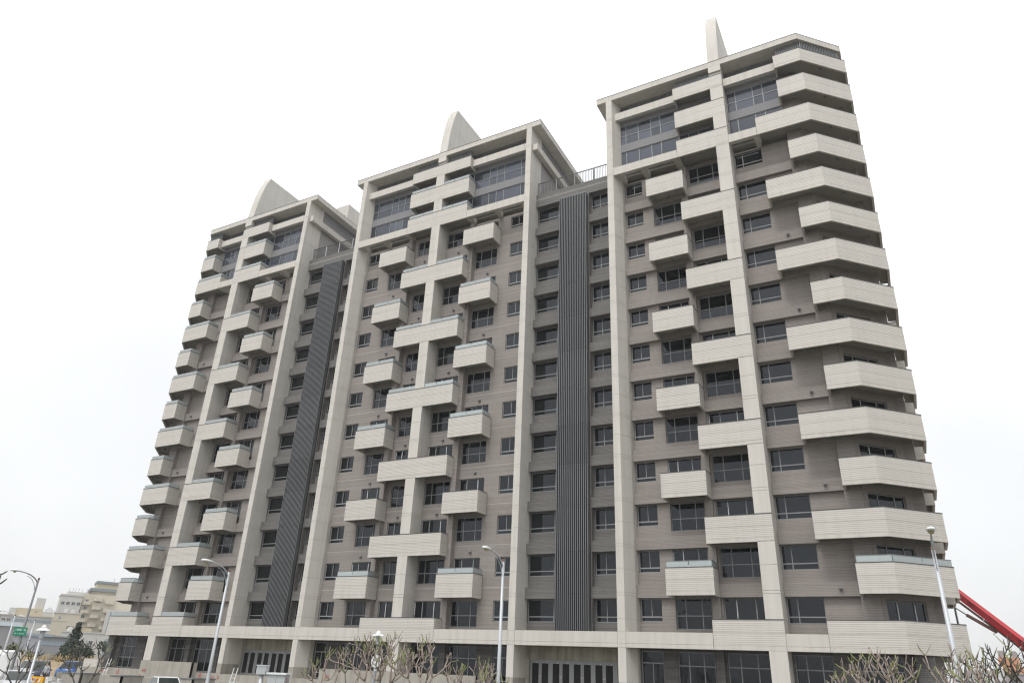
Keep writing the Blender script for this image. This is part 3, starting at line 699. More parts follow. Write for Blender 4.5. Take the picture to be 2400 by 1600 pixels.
# electricity cabinets
o = thing('utility_cabinet', 'large light grey utility cabinet with overhanging lid and red notices', 'utility cabinet', (-29.1, -18.5, .13), R(24))
mk('plinth', G().box(-.5, .5, -.38, .38, 0, .18), 'rough', o)
bd = mk('cabinet_body', G().box(-.44, .44, -.33, .33, .18, 1.95), 'galv', o)
mk('lid', G().prism([(-.52, -.42), (.52, -.42), (.52, .42), (-.52, .42)], 1.95, 2.03), 'white', o)
mk('door_seam', G().box(-.005, .005, -.337, -.33, .25, 1.9), 'dgalv', bd)
for z in (1.5, 1.62, 1.72): mk('notice', G().box(.441, .446, -.05 - (z - 1.5) * .3, .06 - (z - 1.5) * .3, z, z + .07), 'red', bd)
o = thing('meter_box', 'small grey meter box on a thick post beside the large cabinet', 'meter box', (-29.75, -19.05, .13), R(24))
mk('post', G().lathe([(.10, 0), (.10, 1.95)], (0, 0), 10), 'galv', o, True)
mk('box', G().box(-.24, .24, -.2, .2, 1.93, 2.33), 'galv', o); mk('lid', G().box(-.27, .27, -.24, .24, 2.33, 2.36), 'white', o)

# ------------------------------------------------------------------ forecourt walls, ladders, barriers, tarpaulin
def block(x0, x1, y0, y1, h, label):
    o = thing('concrete_wall', label, 'concrete wall', ((x0 + x1) / 2, (y0 + y1) / 2, .12), 0, 'raw concrete walls on the forecourt'); cx, cy = (x0 + x1) / 2, (y0 + y1) / 2
    ORG[o] = Vector((cx, cy, 0)); o.location.z = 0
    b_ = mk('wall', G().gridwall(x0, x1, .12, h - .09, [], .25, tf_front(y0)).box(x0, x1, y0 + .002, y1, .12, h - .091), 'rough', o)
    mk('cap', G().box(x0 - .04, x1 + .04, y0 - .04, y1 + .04, h - .09, h), 'dgalv', o)
    for i in range(int((x1 - x0) / .55)):
        for z in (.45, .75): mk('tie_hole', G().box(x0 + .3 + i * .55, x0 + .33 + i * .55, y0 - .006, y0, z, z + .03), 'white', b_)
block(-58.9, -57.6, -7.0, -4.9, 1.16, 'raw concrete wall block with grey cap behind the yellow striped barrier')
block(-50.5, -49.2, -7.0, -4.8, 1.27, 'raw concrete wall block with grey cap right of the white sedan')
block(-65.4, -62.9, -7.0, -5.2, 1.16, 'raw concrete wall block with grey cap at the left end of the forecourt')
def ladder(x, y, z, h, rz, label, lean=.25):
    o = thing('ladder', label, 'ladder', (x, y, z), rz, 'ladders leaning on the plinth')
    for s in (-.2, .2): mk('rail', G().tube([(s, -lean, 0), (s, 0, h)], .03, 5), 'white', o)
    for i in range(1, int(h / .3)): mk('rung', G().tube([(-.2, -lean * (1 - i * .3 / h), i * .3), (.2, -lean * (1 - i * .3 / h), i * .3)], .018, 5), 'white', o)
ladder(-68.7, -.62, .95, 1.35, 0, 'white ladder leaning on the plinth below the corner window')
ladder(-49.6, -2.55, .12, 1.95, R(8), 'pale ladder leaning at the left lobby doors', .4)
def barrier(x, y, rz, label):
    o = thing('barrier', label, 'barrier', (x, y, .006), rz, 'yellow plastic road barriers')
    mk('barrier_body', G().prof([(-.24, 0), (.24, 0), (.22, .18), (.11, .42), (.09, .98), (-.09, .98), (-.11, .42), (-.22, .18)], -.62, .62), 'yellow', o)
    for i in range(4):
        x0 = -.42 + i * .22; g = G(); k = [(x0, -.118, .62), (x0 + .1, -.118, .62), (x0 + .2, -.105, .86), (x0 + .1, -.105, .86)]
        g.v = k; g.f = [(0, 1, 2, 3)]; mk('stripe', g, 'white' if i % 2 else 'red', o, recalc=False)
barrier(-45.88, -14.71, R(-6), 'yellow striped plastic barrier left of the white sedan')
barrier(-57.75, -13.61, R(18), 'plain yellow plastic barrier beside the dark blue van')
M['tarp'] = mat('black_white_tarp', (.10, .10, .11), .4, (1.6, .9))
g = G(); nx, ny = 22, 8
for i in range(nx + 1):
    for j in range(ny + 1):
        x = -25.6 + i * .21; y = -14.2 + j * .3; e = math.sin(math.pi * i / nx) * math.sin(math.pi * j / ny)
        g.v.append((x, y, .02 + 1.42 * e ** .6 + .07 * math.sin(i * 1.9 + j * 2.3) * e + random.uniform(-.03, .03) * (e > .01)))
for i in range(nx):
    for j in range(ny): g.f.append((i * (ny + 1) + j, (i + 1) * (ny + 1) + j, (i + 1) * (ny + 1) + j + 1, i * (ny + 1) + j + 1))
mk('tarpaulin', g, 'tarp', smooth=True, label='crumpled black and white tarpaulin over a heap at the road edge', cat='tarpaulin')

# ------------------------------------------------------------------ frangipani trees: stubby forked branches, few leaves
M['bark'] = mat('frangipani_bark', (.235, .20, .175), .9, (6, .25), (20, .1))
M['twig'] = mat('frangipani_twig', (.30, .245, .215), .9, (6, .25))
M['shoot'] = mat('green_shoot', (.19, .215, .075), .7, (3, .35), rand=.3)
M['darkbark'] = mat('dark_bark', (.085, .075, .065), .9, (6, .25))
def plumeria(x, y, z0, h, spread, seed, label, group, depth=4, bark=('bark', 'twig'), leafy=.4, trunk=.30, lean=(0, 0), shoot=.5):
    rd = random.Random(seed)
    o = thing('frangipani_tree', label, 'tree', (x, y, z0), 0, group)
    T, C, S = G(), G(), G()
    th = h * trunk
    top = Vector((lean[0], lean[1], th)); r0 = .035 * h * .55
    T.tube([(0, 0, -.05), (lean[0] * .3 + rd.uniform(-.04, .04), lean[1] * .3, th * .5), tuple(top)], [r0 * 1.25, r0, r0 * .9], 8)
    rem = h - th
    def grow(p, d, ln, r, lv):
        q = p; pts = [tuple(p)]; rr = [r]
        for i in range(4):
            d = (d + Vector((rd.uniform(-.12, .12), rd.uniform(-.12, .12), .17 + rd.uniform(-.05, .1)))).normalized(); q = q + d * ln / 4; pts.append(tuple(q)); rr.append(r * (1 - .05 * (i + 1)))
        last = lv >= depth or (lv >= depth - 1 and rd.random() < .25)
        tgt = T if lv <= 1 else (S if last and rd.random() < shoot else C)
        if last: rr[-1] *= .6
        tgt.tube(pts, rr, 6 if lv < 3 else 5)
        if last:
            if rd.random() < leafy:
                for _ in range(rd.choice((1, 2, 3))):
                    a = rd.uniform(0, 6.28); L_ = rd.uniform(.05, .12); dd = (d + Vector((math.cos(a), math.sin(a), .2)) * .7).normalized(); sd_ = dd.cross(Vector((0, 0, 1))).normalized() * L_ * .22
                    S.quad(tuple(q), tuple(q + dd * L_ * .5 + sd_), tuple(q + dd * L_), tuple(q + dd * L_ * .5 - sd_))
            return
        n = rd.choice((2, 2, 3, 3)); a0 = rd.uniform(0, 6.28)
        for i in range(n):
            a = a0 + 6.283 * i / n + rd.uniform(-.35, .35)
            t1 = d.cross(Vector((0, 0, 1)) if abs(d.z) < .95 else Vector((1, 0, 0))).normalized(); t2 = d.cross(t1)
            nd = (d + (t1 * math.cos(a) + t2 * math.sin(a)) * rd.uniform(.75, 1.15) * spread).normalized()
            if nd.z < -.05: nd.z = .05; nd.normalize()
            grow(q, nd, ln * rd.uniform(.66, .9), max(.016, r * .76), lv + 1)
    n0 = rd.choice((3, 4)); a0 = rd.uniform(0, 6.28)
    for i in range(n0):
        a = a0 + 6.283 * i / n0 + rd.uniform(-.3, .3); d = Vector((math.cos(a) * spread, math.sin(a) * spread, .55)).normalized()
        grow(top, d, rem * .36, r0 * .66, 1)
    # scale the crown to the height wanted
    zmax = max(p[2] for p in C.v + S.v); k = (h - th) / max(.1, zmax - th)
    rm_ = max(math.hypot(p[0], p[1]) for p in C.v + S.v)
    for g_ in (T, C, S): g_.v = [(p[0], p[1], p[2] if p[2] <= th else th + (p[2] - th) * k * (1.04 - .30 * (math.hypot(p[0], p[1]) / rm_) ** 2)) for p in g_.v]
    mk('trunk', T, bark[0], o, True); c = mk('crown', C, bark[1], o, True)
    if S.v: mk('green_shoots', S, 'shoot', c, recalc=False, kind='stuff')
GRP = 'frangipani trees in front of the building'
plumeria(-21.5, -22.9, .15, 3.25, 1.0, 3, 'small bare frangipani with green tips left of the garden lamp', GRP, 4, lean=(-.15, 0), leafy=.3, shoot=.4)
plumeria(-19.9, -22.2, .15, 3.95, .9, 5, 'bare frangipani with many green shoots right beside the garden lamp', GRP, 5, leafy=.55, trunk=.33, shoot=.42)
plumeria(-17.6, -22.5, .15, 3.8, .95, 8, 'tallest single-trunked bare frangipani right of the garden lamp', GRP, 4, trunk=.42, leafy=.45, shoot=.36)
plumeria(-16.2, -20.9, .15, 3.1, .85, 12, 'thin bare frangipani with pale twigs, third from the garden lamp to the right', GRP, 4, leafy=.25, shoot=.3, trunk=.3)
plumeria(-14.5, -22.2, .15, 2.75, .8, 15, 'low frangipani sapling in front of the middle lamp post', GRP, 3, leafy=.5, shoot=.8, trunk=.35)
plumeria(-1.6, -18.8, .15, 3.75, .9, 21, 'dense rounded bare frangipani in front of the right tower', GRP, 5, leafy=.2, shoot=.26, trunk=.28)
plumeria(.85, -20.0, .15, 3.9, .9, 24, 'dense bare frangipani in front of the right lamp post', GRP, 5, leafy=.2, shoot=.26, trunk=.28)
plumeria(2.35, -17.6, .15, 4.25, .9, 27, 'bare frangipani at the right edge against the sky', GRP, 5, bark=('darkbark', 'darkbark'), leafy=.3, shoot=.25, trunk=.3)
plumeria(-39.9, -25.3, .15, 3.0, .9, 31, 'leafless dark frangipani in front of the silver car at the left', GRP, 4, bark=('darkbark', 'darkbark'), leafy=.2, shoot=.2)
plumeria(-38.0, -23.1, .15, 3.15, 1.05, 34, 'leafless dark frangipani in front of the blue truck', GRP, 4, bark=('darkbark', 'darkbark'), leafy=.2, shoot=.12, trunk=.25)
plumeria(-30.35, -34.6, .0, 6.4, .6, 38, 'bare dark tree at the left edge with only its outer twigs in frame', GRP, 5, bark=('darkbark', 'darkbark'), leafy=0, shoot=0, trunk=.3)

# ------------------------------------------------------------------ leafy bushes and trees in the distance
M['leaf1'] = mat('dark_leaf', (.040, .058, .026), .8, (.7, .4), rand=.45)
M['leaf2'] = mat('olive_leaf', (.075, .085, .030), .8, (.7, .4), rand=.45)
M['leaf3'] = mat('conifer_leaf', (.034, .050, .032), .8, (.7, .4), rand=.4)
def leafy(name, x, y, r, h, seed, label, m, group, n=900, conifer=False, trunk_h=.25):
    rd = random.Random(seed); o = thing(name, label, 'tree' if 'tree' in name else 'bush', (x, y, 0), 0, group)
    g = G(); th = h * trunk_h
    if conifer: clumps = [(Vector((rd.gauss(0, r * .3 * (1 - t)), rd.gauss(0, r * .3 * (1 - t)), th + (h - th) * t)), r * (1 - t) * .55 + .15) for t in [i / 26 for i in range(26)] for _ in range(2)]
    else: clumps = [(Vector((rd.uniform(-r, r) * .75, rd.uniform(-r, r) * .75, rd.uniform(th + r * .2, h - r * .2))), rd.uniform(.28, .5) * min(r, h * .4)) for _ in range(16)]
    for i in range(n):
        c, cr = rd.choice(clumps); v = Vector((rd.gauss(0, 1), rd.gauss(0, 1), rd.gauss(0, 1))).normalized() * cr * rd.uniform(.55, 1.1); p = c + v
        if p.z < .05: p.z = rd.uniform(.05, .5)
        a = Vector((rd.gauss(0, 1), rd.gauss(0, 1), rd.gauss(0, .7))).normalized(); b_ = a.cross(v).normalized() if a.cross(v).length > 1e-4 else Vector((1, 0, 0)); s = rd.uniform(.14, .30) * (r ** .5) * .6
        g.quad(tuple(p - a * s), tuple(p + b_ * s * .6), tuple(p + a * s), tuple(p - b_ * s * .6))
    tk = G().tube([(0, 0, -.05), (.05, .05, th), (0, .05, h * .75)], [.09 * r ** .5 + .03, .08 * r ** .5, .03], 6)
    for i in range(5): q = rd.choice(clumps)[0]; tk.tube([(0, .02, th * .8), tuple(q * .5 + Vector((0, 0, th * .4))), tuple(q)], [.06, .04, .02], 5)
    mk('trunk', tk, 'darkbark', o); mk('crown', g, m, o, recalc=False)
FG = 'trees and bushes beyond the earth bank'
leafy('conifer_tree', -111.5, 22.5, 2.6, 6.9, 1, 'dark pointed conifer before the white low building', 'leaf3', FG, 1700, True, .1)
leafy('leafy_tree', -104.5, 23.5, 2.8, 4.8, 2, 'dark leafy tree right of the conifer', 'leaf1', FG, 1300)
leafy('leafy_tree', -100.0, 25.5, 3.0, 4.5, 3, 'broad dark leafy tree touching the left edge of the apartment block', 'leaf1', FG, 1400)
leafy('leafy_tree', -96.0, 27.5, 3.0, 4.6, 14, 'dark leafy tree half hidden behind the apartment block', 'leaf1', FG, 1300)
leafy('bush', -107.9, 20.5, 2.4, 3.9, 4, 'dark bush under the conifer', 'leaf3', FG, 1000)
leafy('bush', -112.0, 13.0, 2.4, 3.6, 5, 'olive bush behind the left garden lamp', 'leaf2', FG, 900)
leafy('bush', -109.5, 8.0, 2.6, 3.9, 6, 'olive bush left of the grey lamp pole', 'leaf2', FG, 900)
leafy('bush', -113.0, 5.0, 2.8, 4.2, 7, 'dark olive bush behind the white camper', 'leaf2', FG, 900)
leafy('bush', -103.5, 12.0, 1.6, 2.8, 8, 'thin olive scrub on top of the earth bank', 'leaf2', FG, 500)
leafy('hedge_bush', -43.4, -24.6, 1.0, 1.15, 9, 'clipped green hedge bush in the bottom left corner', 'leaf2', FG, 1500, False, .1)
g = G(); rd = random.Random(5); nx, ny = 60, 6
for i in range(nx + 1):
    for j in range(ny + 1):
        t = j / ny; x = -125 + i * 1.0; y = 2 + i * .22 + (t - .5) * 9
        g.v.append((x, y, -.1 + 2.15 * math.sin(math.pi * t) ** .7 * (.8 + .3 * math.sin(i * .5) * .4 + rd.uniform(-.08, .12))))
for i in range(nx):
    for j in range(ny): g.f.append((i * (ny + 1) + j, (i + 1) * (ny + 1) + j, (i + 1) * (ny + 1) + j + 1, i * (ny + 1) + j + 1))
M['bank'] = mat('straw_bank', (.30, .235, .15), .95, (.8, .35), (6, .25), bump=4)
mk('earth_bank', g, 'bank', kind='structure')
g = G(); rd = random.Random(6)
for i in range(1500):
    x = rd.uniform(-122, -74); y = 2 + (x + 125) * .22 + rd.uniform(-3, 3); z = rd.uniform(1.2, 1.9); a = rd.uniform(0, 3.1); s = rd.uniform(.02, .05); hh = rd.uniform(.2, .7)
    g.quad((x - s * math.cos(a), y - s * math.sin(a), z), (x + s * math.cos(a), y + s * math.sin(a), z), (x + rd.uniform(-.2, .2) + s, y, z + hh), (x + rd.uniform(-.2, .2), y, z + hh))
M['straw'] = mat('dry_grass', (.34, .26, .14), .9, (1, .3), rand=.3); mk('dry_grass', g, 'straw', recalc=False, kind='stuff')

# ------------------------------------------------------------------ vehicles
def vmat(name, col, rough=.3, spec=.6):
    m = mat(name, col, rough, (.6, .05), spec=spec); b = m.node_tree.nodes['Principled BSDF']; b.inputs['Coat Weight'].default_value = .6 if rough < .4 else .05; b.inputs['Coat Roughness'].default_value = .08; M[name] = m
vmat('paint_white', (.72, .74, .75)); vmat('paint_silver', (.42, .43, .45)); vmat('paint_navy', (.012, .016, .045)); vmat('paint_blue', (.02, .10, .33)); vmat('paint_red', (.40, .008, .014), .5, .3); vmat('paint_bus', (.74, .75, .74))
M['carglass'] = glassmat('car_glass', (.03, .038, .036), .04, (1, 1, 1)); M['headlight'] = mat('headlight_lens', (.6, .62, .62), .15, (2, .05)); M['tail'] = mat('tail_lens', (.35, .02, .02), .2, (2, .05))
def loft(st, n=1):
    """stations: (x, [(y,z)...]) closed sections"""
    g = G(); m = len(st[0][1])
    for x, sec in st: g.v += [(x, y, z) for y, z in sec]
    for i in range(len(st) - 1):
        for j in range(m): g.f.append((i * m + j, i * m + (j + 1) % m, (i + 1) * m + (j + 1) % m, (i + 1) * m + j))
    g.f += [tuple(range(m))[::-1], tuple((len(st) - 1) * m + j for j in range(m))]; return g
def car(name, label, cat, x, y, rz, L_, W_, H, belt, paint, hood, roof, group='vehicles parked along the street', extra=None):
    """hood: [(x,z)] of the upper body line front to rear; roof: (x front base, x front top, x rear top, x rear base)"""
    o = thing(name, label, cat, (x, y, .006), rz, group); hw = W_ / 2
    st = []
    for px, pz, k in hood:
        a = hw * k; st.append((px, [(-a * .92, .22), (-a, .42), (-a * .99, pz * .8), (-a * .93, pz), (a * .93, pz), (a * .99, pz * .8), (a, .42), (a * .92, .22)]))
    mk('body', loft(st), paint, o, True)
    f0, f1, r1, r0 = roof; bw, tw = hw * .91, hw * .74; b_ = belt - .02
    sec = lambda xx, z, ww: [(-ww, z), (ww, z)]
    g = G(); g.v = [(f0, -bw, b_), (f0, bw, b_), (r0, bw, b_), (r0, -bw, b_), (f1, -tw, H - .03), (f1, tw, H - .03), (r1, tw, H - .03), (r1, -tw, H - .03), (f1 - .18, -tw * .9, H), (f1 - .18, tw * .9, H), (r1 + .18, tw * .9, H), (r1 + .18, -tw * .9, H)]
    g.f = [(0, 1, 5, 4), (1, 2, 6, 5), (2, 3, 7, 6), (3, 0, 4, 7), (4, 5, 9, 8), (5, 6, 10, 9), (6, 7, 11, 10), (7, 4, 8, 11), (8, 9, 10, 11), (3, 2, 1, 0)]
    mk('cabin', g, paint, o)
    def lerp(a, b, t): return tuple(a[i] + (b[i] - a[i]) * t for i in range(3))
    def pane(nm, A, B_, C, D, e=.06, off=(0, 0, 0)):
        q = []
        for u, v in ((e, e * 1.6), (1 - e, e * 1.6), (1 - e, 1 - e * 1.3), (e, 1 - e * 1.3)): p = lerp(lerp(A, B_, u), lerp(D, C, u), v); q.append(tuple(p[i] + off[i] for i in range(3)))
        g = G(); g.v = q; g.f = [(0, 1, 2, 3)]; mk(nm, g, 'carglass', o, recalc=False)
    v = g.v
    pane('windscreen', v[0], v[1], v[5], v[4], .05, (.012, 0, .008)); pane('rear_window', v[2], v[3], v[7], v[6], .06, (-.012, 0, .008))
    ts = [0, .36, .72, 1] if L_ > 4.2 else [0, .5, 1]
    for s, (a, b2, c, d) in ((-1, (3, 0, 4, 7)), (1, (1, 2, 6, 5))):
        for t0, t1 in zip(ts, ts[1:]):
            pane('side_window', lerp(v[a], v[b2], t0), lerp(v[a], v[b2], t1), lerp(v[d], v[c], t1), lerp(v[d], v[c], t0), .05, (0, s * .012, .004))
    xs = (hood[0][0] - .85, hood[-1][0] + .75)
    for xx in xs:
        for s in (-1, 1):
            wl = mk('wheel', G().tube([(xx, s * (hw - .2), .31), (xx, s * (hw + .01), .31)], [.31, .31], 18), 'rubber', o); mk('rim', G().tube([(xx, s * (hw + .0), .31), (xx, s * (hw + .02), .31)], [.19, .17], 14), 'galv', wl)
    fz = hood[0][1]
    for s in (-1, 1):
        mk('headlight', G().box(hood[0][0] - .12, hood[0][0] + .02, s * hw * .5 - .16, s * hw * .5 + .16, fz * .78, fz * .95), 'headlight', o)
        mk('tail_light', G().box(hood[-1][0] - .02, hood[-1][0] + .1, s * hw * .7 - .1, s * hw * .7 + .1, hood[-1][1] * .72, hood[-1][1] * .95), 'tail', o)
        mk('wing_mirror', G().box(f0 - .42, f0 - .25, s * (hw + .0), s * (hw + .17), belt, belt + .14), paint, o)
    mk('bumper', G().box(hood[0][0] - .08, hood[0][0] + .07, -hw * .85, hw * .85, .25, .45), 'dgalv', o)
    return o
SED = [(2.3, .62, .82), (2.1, .74, .95), (1.0, .93, 1), (-1.5, .96, 1), (-2.15, .92, .94), (-2.3, .66, .86)]
car('sedan_car', 'white sedan seen from its front corner beside the yellow striped barrier', 'car', -45.3, -12.3, R(-24), 4.6, 1.75, 1.45, .93, 'paint_white', SED, (1.0, .25, -1.0, -1.75))
car('hatchback_car', 'silver car in the lower left corner in front of the dark van', 'car', -52.3, -18.2, R(-24), 4.2, 1.72, 1.50, .92, 'paint_silver', [(2.1, .60, .82), (1.95, .76, .95), (1.0, .93, 1), (-1.6, .98, 1), (-2.0, .9, .92)], (1.15, .3, -1.5, -1.95))
SUV = [(2.25, .75, .85), (2.1, .95, .95), (1.15, 1.05, 1), (-2.0, 1.08, 1), (-2.25, 1.0, .94)]
car('sport_utility_car', 'silver sport utility car with long white roof behind the dark van', 'car', -80.0, -1.2, R(172), 4.6, 1.85, 1.82, 1.05, 'paint_silver', SUV, (1.05, .35, -1.95, -2.22))
VAN = [(1.9, .80, .88), (1.82, 1.0, .95), (1.35, 1.08, 1), (-1.8, 1.12, 1), (-1.95, 1.08, .96)]
v_ = car('van', 'dark navy van with pale reflections in its side windows', 'van', -72.6, -4.7, R(-34), 3.9, 1.68, 1.88, 1.08, 'paint_navy', VAN, (1.55, 1.05, -1.8, -1.93))
mk('door_notice', G().box(-.9, -.3, -.86, -.845, .52, .72), 'red', v_)
t_ = car('pickup_truck', 'small blue truck cab left of the white tiled plinth', 'truck', -82.3, 5.1, R(196), 4.0, 1.7, 1.82, 1.02, 'paint_blue', [(1.95, .8, .9), (1.9, 1.0, .97), (1.5, 1.05, 1), (-.2, 1.05, 1), (-.25, .75, 1), (-2.0, .75, 1)], (1.7, 1.15, .0, -.18))
mk('cargo_bed', G().gridwall(-2.0, -.28, .75, 1.15, [], .05, lambda u, w_, z: (u, -.84 + w_, z)).box(-2.0, -.28, .79, .84, .75, 1.15).box(-2.02, -1.97, -.84, .84, .75, 1.15), 'paint_blue', t_)
bs = thing('camper_van', 'white camper body with dark slanted lettering at the left edge', 'camper', (-78.6, -6.0, .006), R(20), 'vehicles parked along the street')
mk('body', loft([(-3.6, [(-1.1, .35), (1.1, .35), (1.1, 2.3), (1.0, 2.6), (-1.0, 2.6), (-1.1, 2.3)]), (1.4, [(-1.1, .35), (1.1, .35), (1.1, 2.3), (1.0, 2.65), (-1.0, 2.65), (-1.1, 2.3)]), (2.1, [(-1.08, .35), (1.08, .35), (1.05, 2.2), (.95, 2.5), (-.95, 2.5), (-1.05, 2.2)]), (2.6, [(-.95, .4), (.95, .4), (.9, 1.2), (.85, 1.35), (-.85, 1.35), (-.9, 1.2)])]), 'paint_bus', bs)
for x0 in (-3.2, -1.8, -.4): mk('side_window', G().box(x0, x0 + 1.2, -1.112, -1.1, 1.55, 2.15), 'carglass', bs)
mk('roof_hatch', G().box(-2.5, -1.5, -.5, .5, 2.6, 2.75), 'paint_bus', bs)
for xx in (-2.2, 1.6):
    for s in (-1, 1): mk('wheel', G().tube([(xx, s * .85, .36), (xx, s * 1.11, .36)], .36, 16), 'rubber', bs)
text('lettering', 'CIPRALLE', .42, bs, (.3, -1.118, 1.2), (R(90), 0, 0), 'coping', .003, .4)

# person standing by the rubble: one continuous skinned body
def person(x, y, rz):
    o = thing('person', 'person with dark hair in a grey top standing beside pale rubble', 'person', (x, y, .12), rz)
    J = {'pel': (0, 0, .95, .13), 'spi': (0, 0, 1.15, .125), 'che': (0, .01, 1.35, .15), 'nek': (0, 0, 1.5, .06), 'hed': (0, -.02, 1.60, .085), 'top': (0, -.01, 1.72, .08),
         'lh': (.1, 0, .9, .1), 'lk': (.11, -.02, .5, .065), 'la': (.11, .02, .09, .045), 'lt': (.12, -.13, .03, .04), 'rh': (-.1, 0, .9, .1), 'rk': (-.11, -.02, .5, .065), 'ra': (-.11, .02, .09, .045), 'rt': (-.12, -.13, .03, .04),
         'ls': (.19, .01, 1.42, .06), 'le': (.25, .02, 1.14, .045), 'lw': (.24, -.12, .92, .033), 'lf': (.23, -.18, .84, .03), 'rs': (-.19, .01, 1.42, .06), 're': (-.25, .02, 1.14, .045), 'rw': (-.24, -.12, .92, .033), 'rf': (-.23, -.18, .84, .03)}
    E_ = [('pel', 'spi'), ('spi', 'che'), ('che', 'nek'), ('nek', 'hed'), ('hed', 'top'), ('pel', 'lh'), ('lh', 'lk'), ('lk', 'la'), ('la', 'lt'), ('pel', 'rh'), ('rh', 'rk'), ('rk', 'ra'), ('ra', 'rt'), ('che', 'ls'), ('ls', 'le'), ('le', 'lw'), ('lw', 'lf'), ('che', 'rs'), ('rs', 're'), ('re', 'rw'), ('rw', 'rf')]
    ks = list(J); me = bpy.data.meshes.new('body'); me.from_pydata([J[k][:3] for k in ks], [(ks.index(a), ks.index(b)) for a, b in E_], [])
    b = bpy.data.objects.new('body', me); COL.objects.link(b); md = b.modifiers.new('skin', 'SKIN'); b.modifiers.new('sub', 'SUBSURF').levels = 1
    sv = me.skin_vertices[0].data
    for i, k in enumerate(ks): sv[i].radius = (J[k][3], J[k][3]); sv[i].use_root = (k == 'pel')
    bpy.context.view_layer.update(); m2_ = bpy.data.meshes.new_from_object(b.evaluated_get(bpy.context.evaluated_depsgraph_get())); bpy.data.objects.remove(b)
    m2_.materials.clear(); 
    for mm in (mat('grey_shirt', (.35, .36, .38)), mat('skin', (.42, .27, .20)), mat('dark_trousers', (.03, .03, .04))): m2_.materials.append(mm)
    for p in m2_.polygons: z = p.center.z; p.material_index = 1 if z > 1.5 or (abs(p.center.x) > .2 and z < .95) else (2 if z < .98 else 0); p.use_smooth = True
    bo = bpy.data.objects.new('body', m2_); COL.objects.link(bo); bo.parent = o
    mk('hair', G().lathe([(.095, 1.58), (.105, 1.66), (.09, 1.75), (.03, 1.795)], (0, .02), 10), 'coping', o, True)
person(-64.0, -9.3, R(20))
M['rubble'] = mat('pale_rubble', (.55, .55, .53), .9, (1.5, .3))
g = G(); rd = random.Random(3)
for i in range(70):
    x, y, s = rd.gauss(-62.8, 1.6), rd.gauss(-9.6, .7), rd.uniform(.08, .35); z = .1 + max(0, .7 - abs(x + 62.8) * .3) * rd.random(); k = len(g.v); n = 6
    pts = [Vector((rd.uniform(-s, s), rd.uniform(-s, s), rd.uniform(0, s))) for _ in range(6)]
    g.box(x - s, x + s * rd.uniform(.4, 1), y - s * .6, y + s * .6, z, z + s * rd.uniform(.5, 1.2))
mk('rubble', g, 'rubble', kind='stuff')

# ------------------------------------------------------------------ concrete pump truck behind the right corner
pt = thing('concrete_pump_truck', 'white truck with a red folding concrete pump boom rising behind the right tower', 'concrete pump', (6.6, 11.5, 0))
ORG[pt] = Vector((6.6, 11.5, 0))
mk('cab', loft([(2.4, [(10.2, 1.0), (12.6, 1.0), (12.6, 3.9), (12.3, 4.2), (10.5, 4.2), (10.2, 3.9)]), (2.15, [(10.3, 1.0), (12.5, 1.0), (12.4, 2.4), (12.2, 3.5), (10.6, 3.5), (10.4, 2.4)])][::-1] + [(4.4, [(10.2, 1.0), (12.6, 1.0), (12.6, 3.95), (12.3, 4.28), (10.5, 4.28), (10.2, 3.95)])]), 'paint_white', pt)
mk('chassis', G().box(2.6, 12.5, 10.6, 12.2, .75, 1.15), 'coping', pt); mk('hopper', G().box(10.8, 12.6, 10.4, 12.4, 1.15, 2.2), 'paint_red', pt)
for xx in (3.4, 9.2, 10.5):
    for yy in (10.2, 12.2): mk('wheel', G().tube([(xx, yy, .52), (xx, yy + .38, .52)], .52, 18), 'rubber', pt)
mk('turret', G().lathe([(.6, 1.15), (.5, 2.0), (.4, 2.6)], (8.6, 11.4), 14), 'paint_red', pt)
A0, A1 = Vector((8.4, 11.9, 3.2)), Vector((2.9, 20.2, 10.0))
d = (A1 - A0).normalized(); nrm = d.cross(Vector((.83, .55, 0)).normalized()); side = d.cross(nrm).normalized()
A1 = A0 + d * 13.2
def beam3(p, q, wa, ha, m, name, par):
    d_ = (q - p).normalized(); s_ = Vector((d_.y, -d_.x, 0)).normalized(); u_ = s_.cross(d_)
    g = G(); g.v = [tuple(c + s_ * a * wa / 2 + u_ * b * ha / 2) for c in (p, q) for a, b in ((-1, -1), (1, -1), (1, 1), (-1, 1))]
    g.f = [(0, 1, 2, 3), (7, 6, 5, 4), (0, 4, 5, 1), (1, 5, 6, 2), (2, 6, 7, 3), (3, 7, 4, 0)]; return mk(name, g, m, par), s_, u_
bo, s_, u_ = beam3(A0, A1, .36, .42, 'paint_red', 'boom', pt)
beam3(A0 + u_ * .225, A1 + u_ * .225, .44, .04, 'paint_red', 'flange', bo); beam3(A0 - u_ * .225, A1 - u_ * .225, .44, .04, 'paint_red', 'flange', bo)
M['pipe'] = mat('rusty_pipe', (.16, .075, .055), .6, (3, .3))
mk('delivery_pipe', G().tube([tuple(A0 - u_ * .45), tuple(A0 + d * 6.5 - u_ * .45), tuple(A1 - u_ * .62)], .085, 8), 'pipe', bo)
mk('ram', G().tube([tuple(A0 + d * 7.0 - u_ * .62), tuple(A0 + d * 9.9 - u_ * 1.05)], .13, 8), 'pipe', bo); mk('piston_rod', G().tube([tuple(A0 + d * 9.9 - u_ * 1.05), tuple(A1 - u_ * 1.4)], .05, 6), 'dgalv', bo)
for t in (4.5, 8.0, 11.6): mk('pipe_clamp', G().tube([tuple(A0 + d * t - s_ * .25 - u_ * .2), tuple(A0 + d * t - s_ * .25 - u_ * .48)], .04, 6), 'paint_white', bo)
rm = Matrix((( -d.x, -u_.x * -1, 0), (0, 0, 0), (0, 0, 0)))
face = s_ if (CAM - A0).dot(s_) > 0 else -s_
xd = -d if (-d).dot(r2) > 0 else d; zd = face; yd = zd.cross(xd)
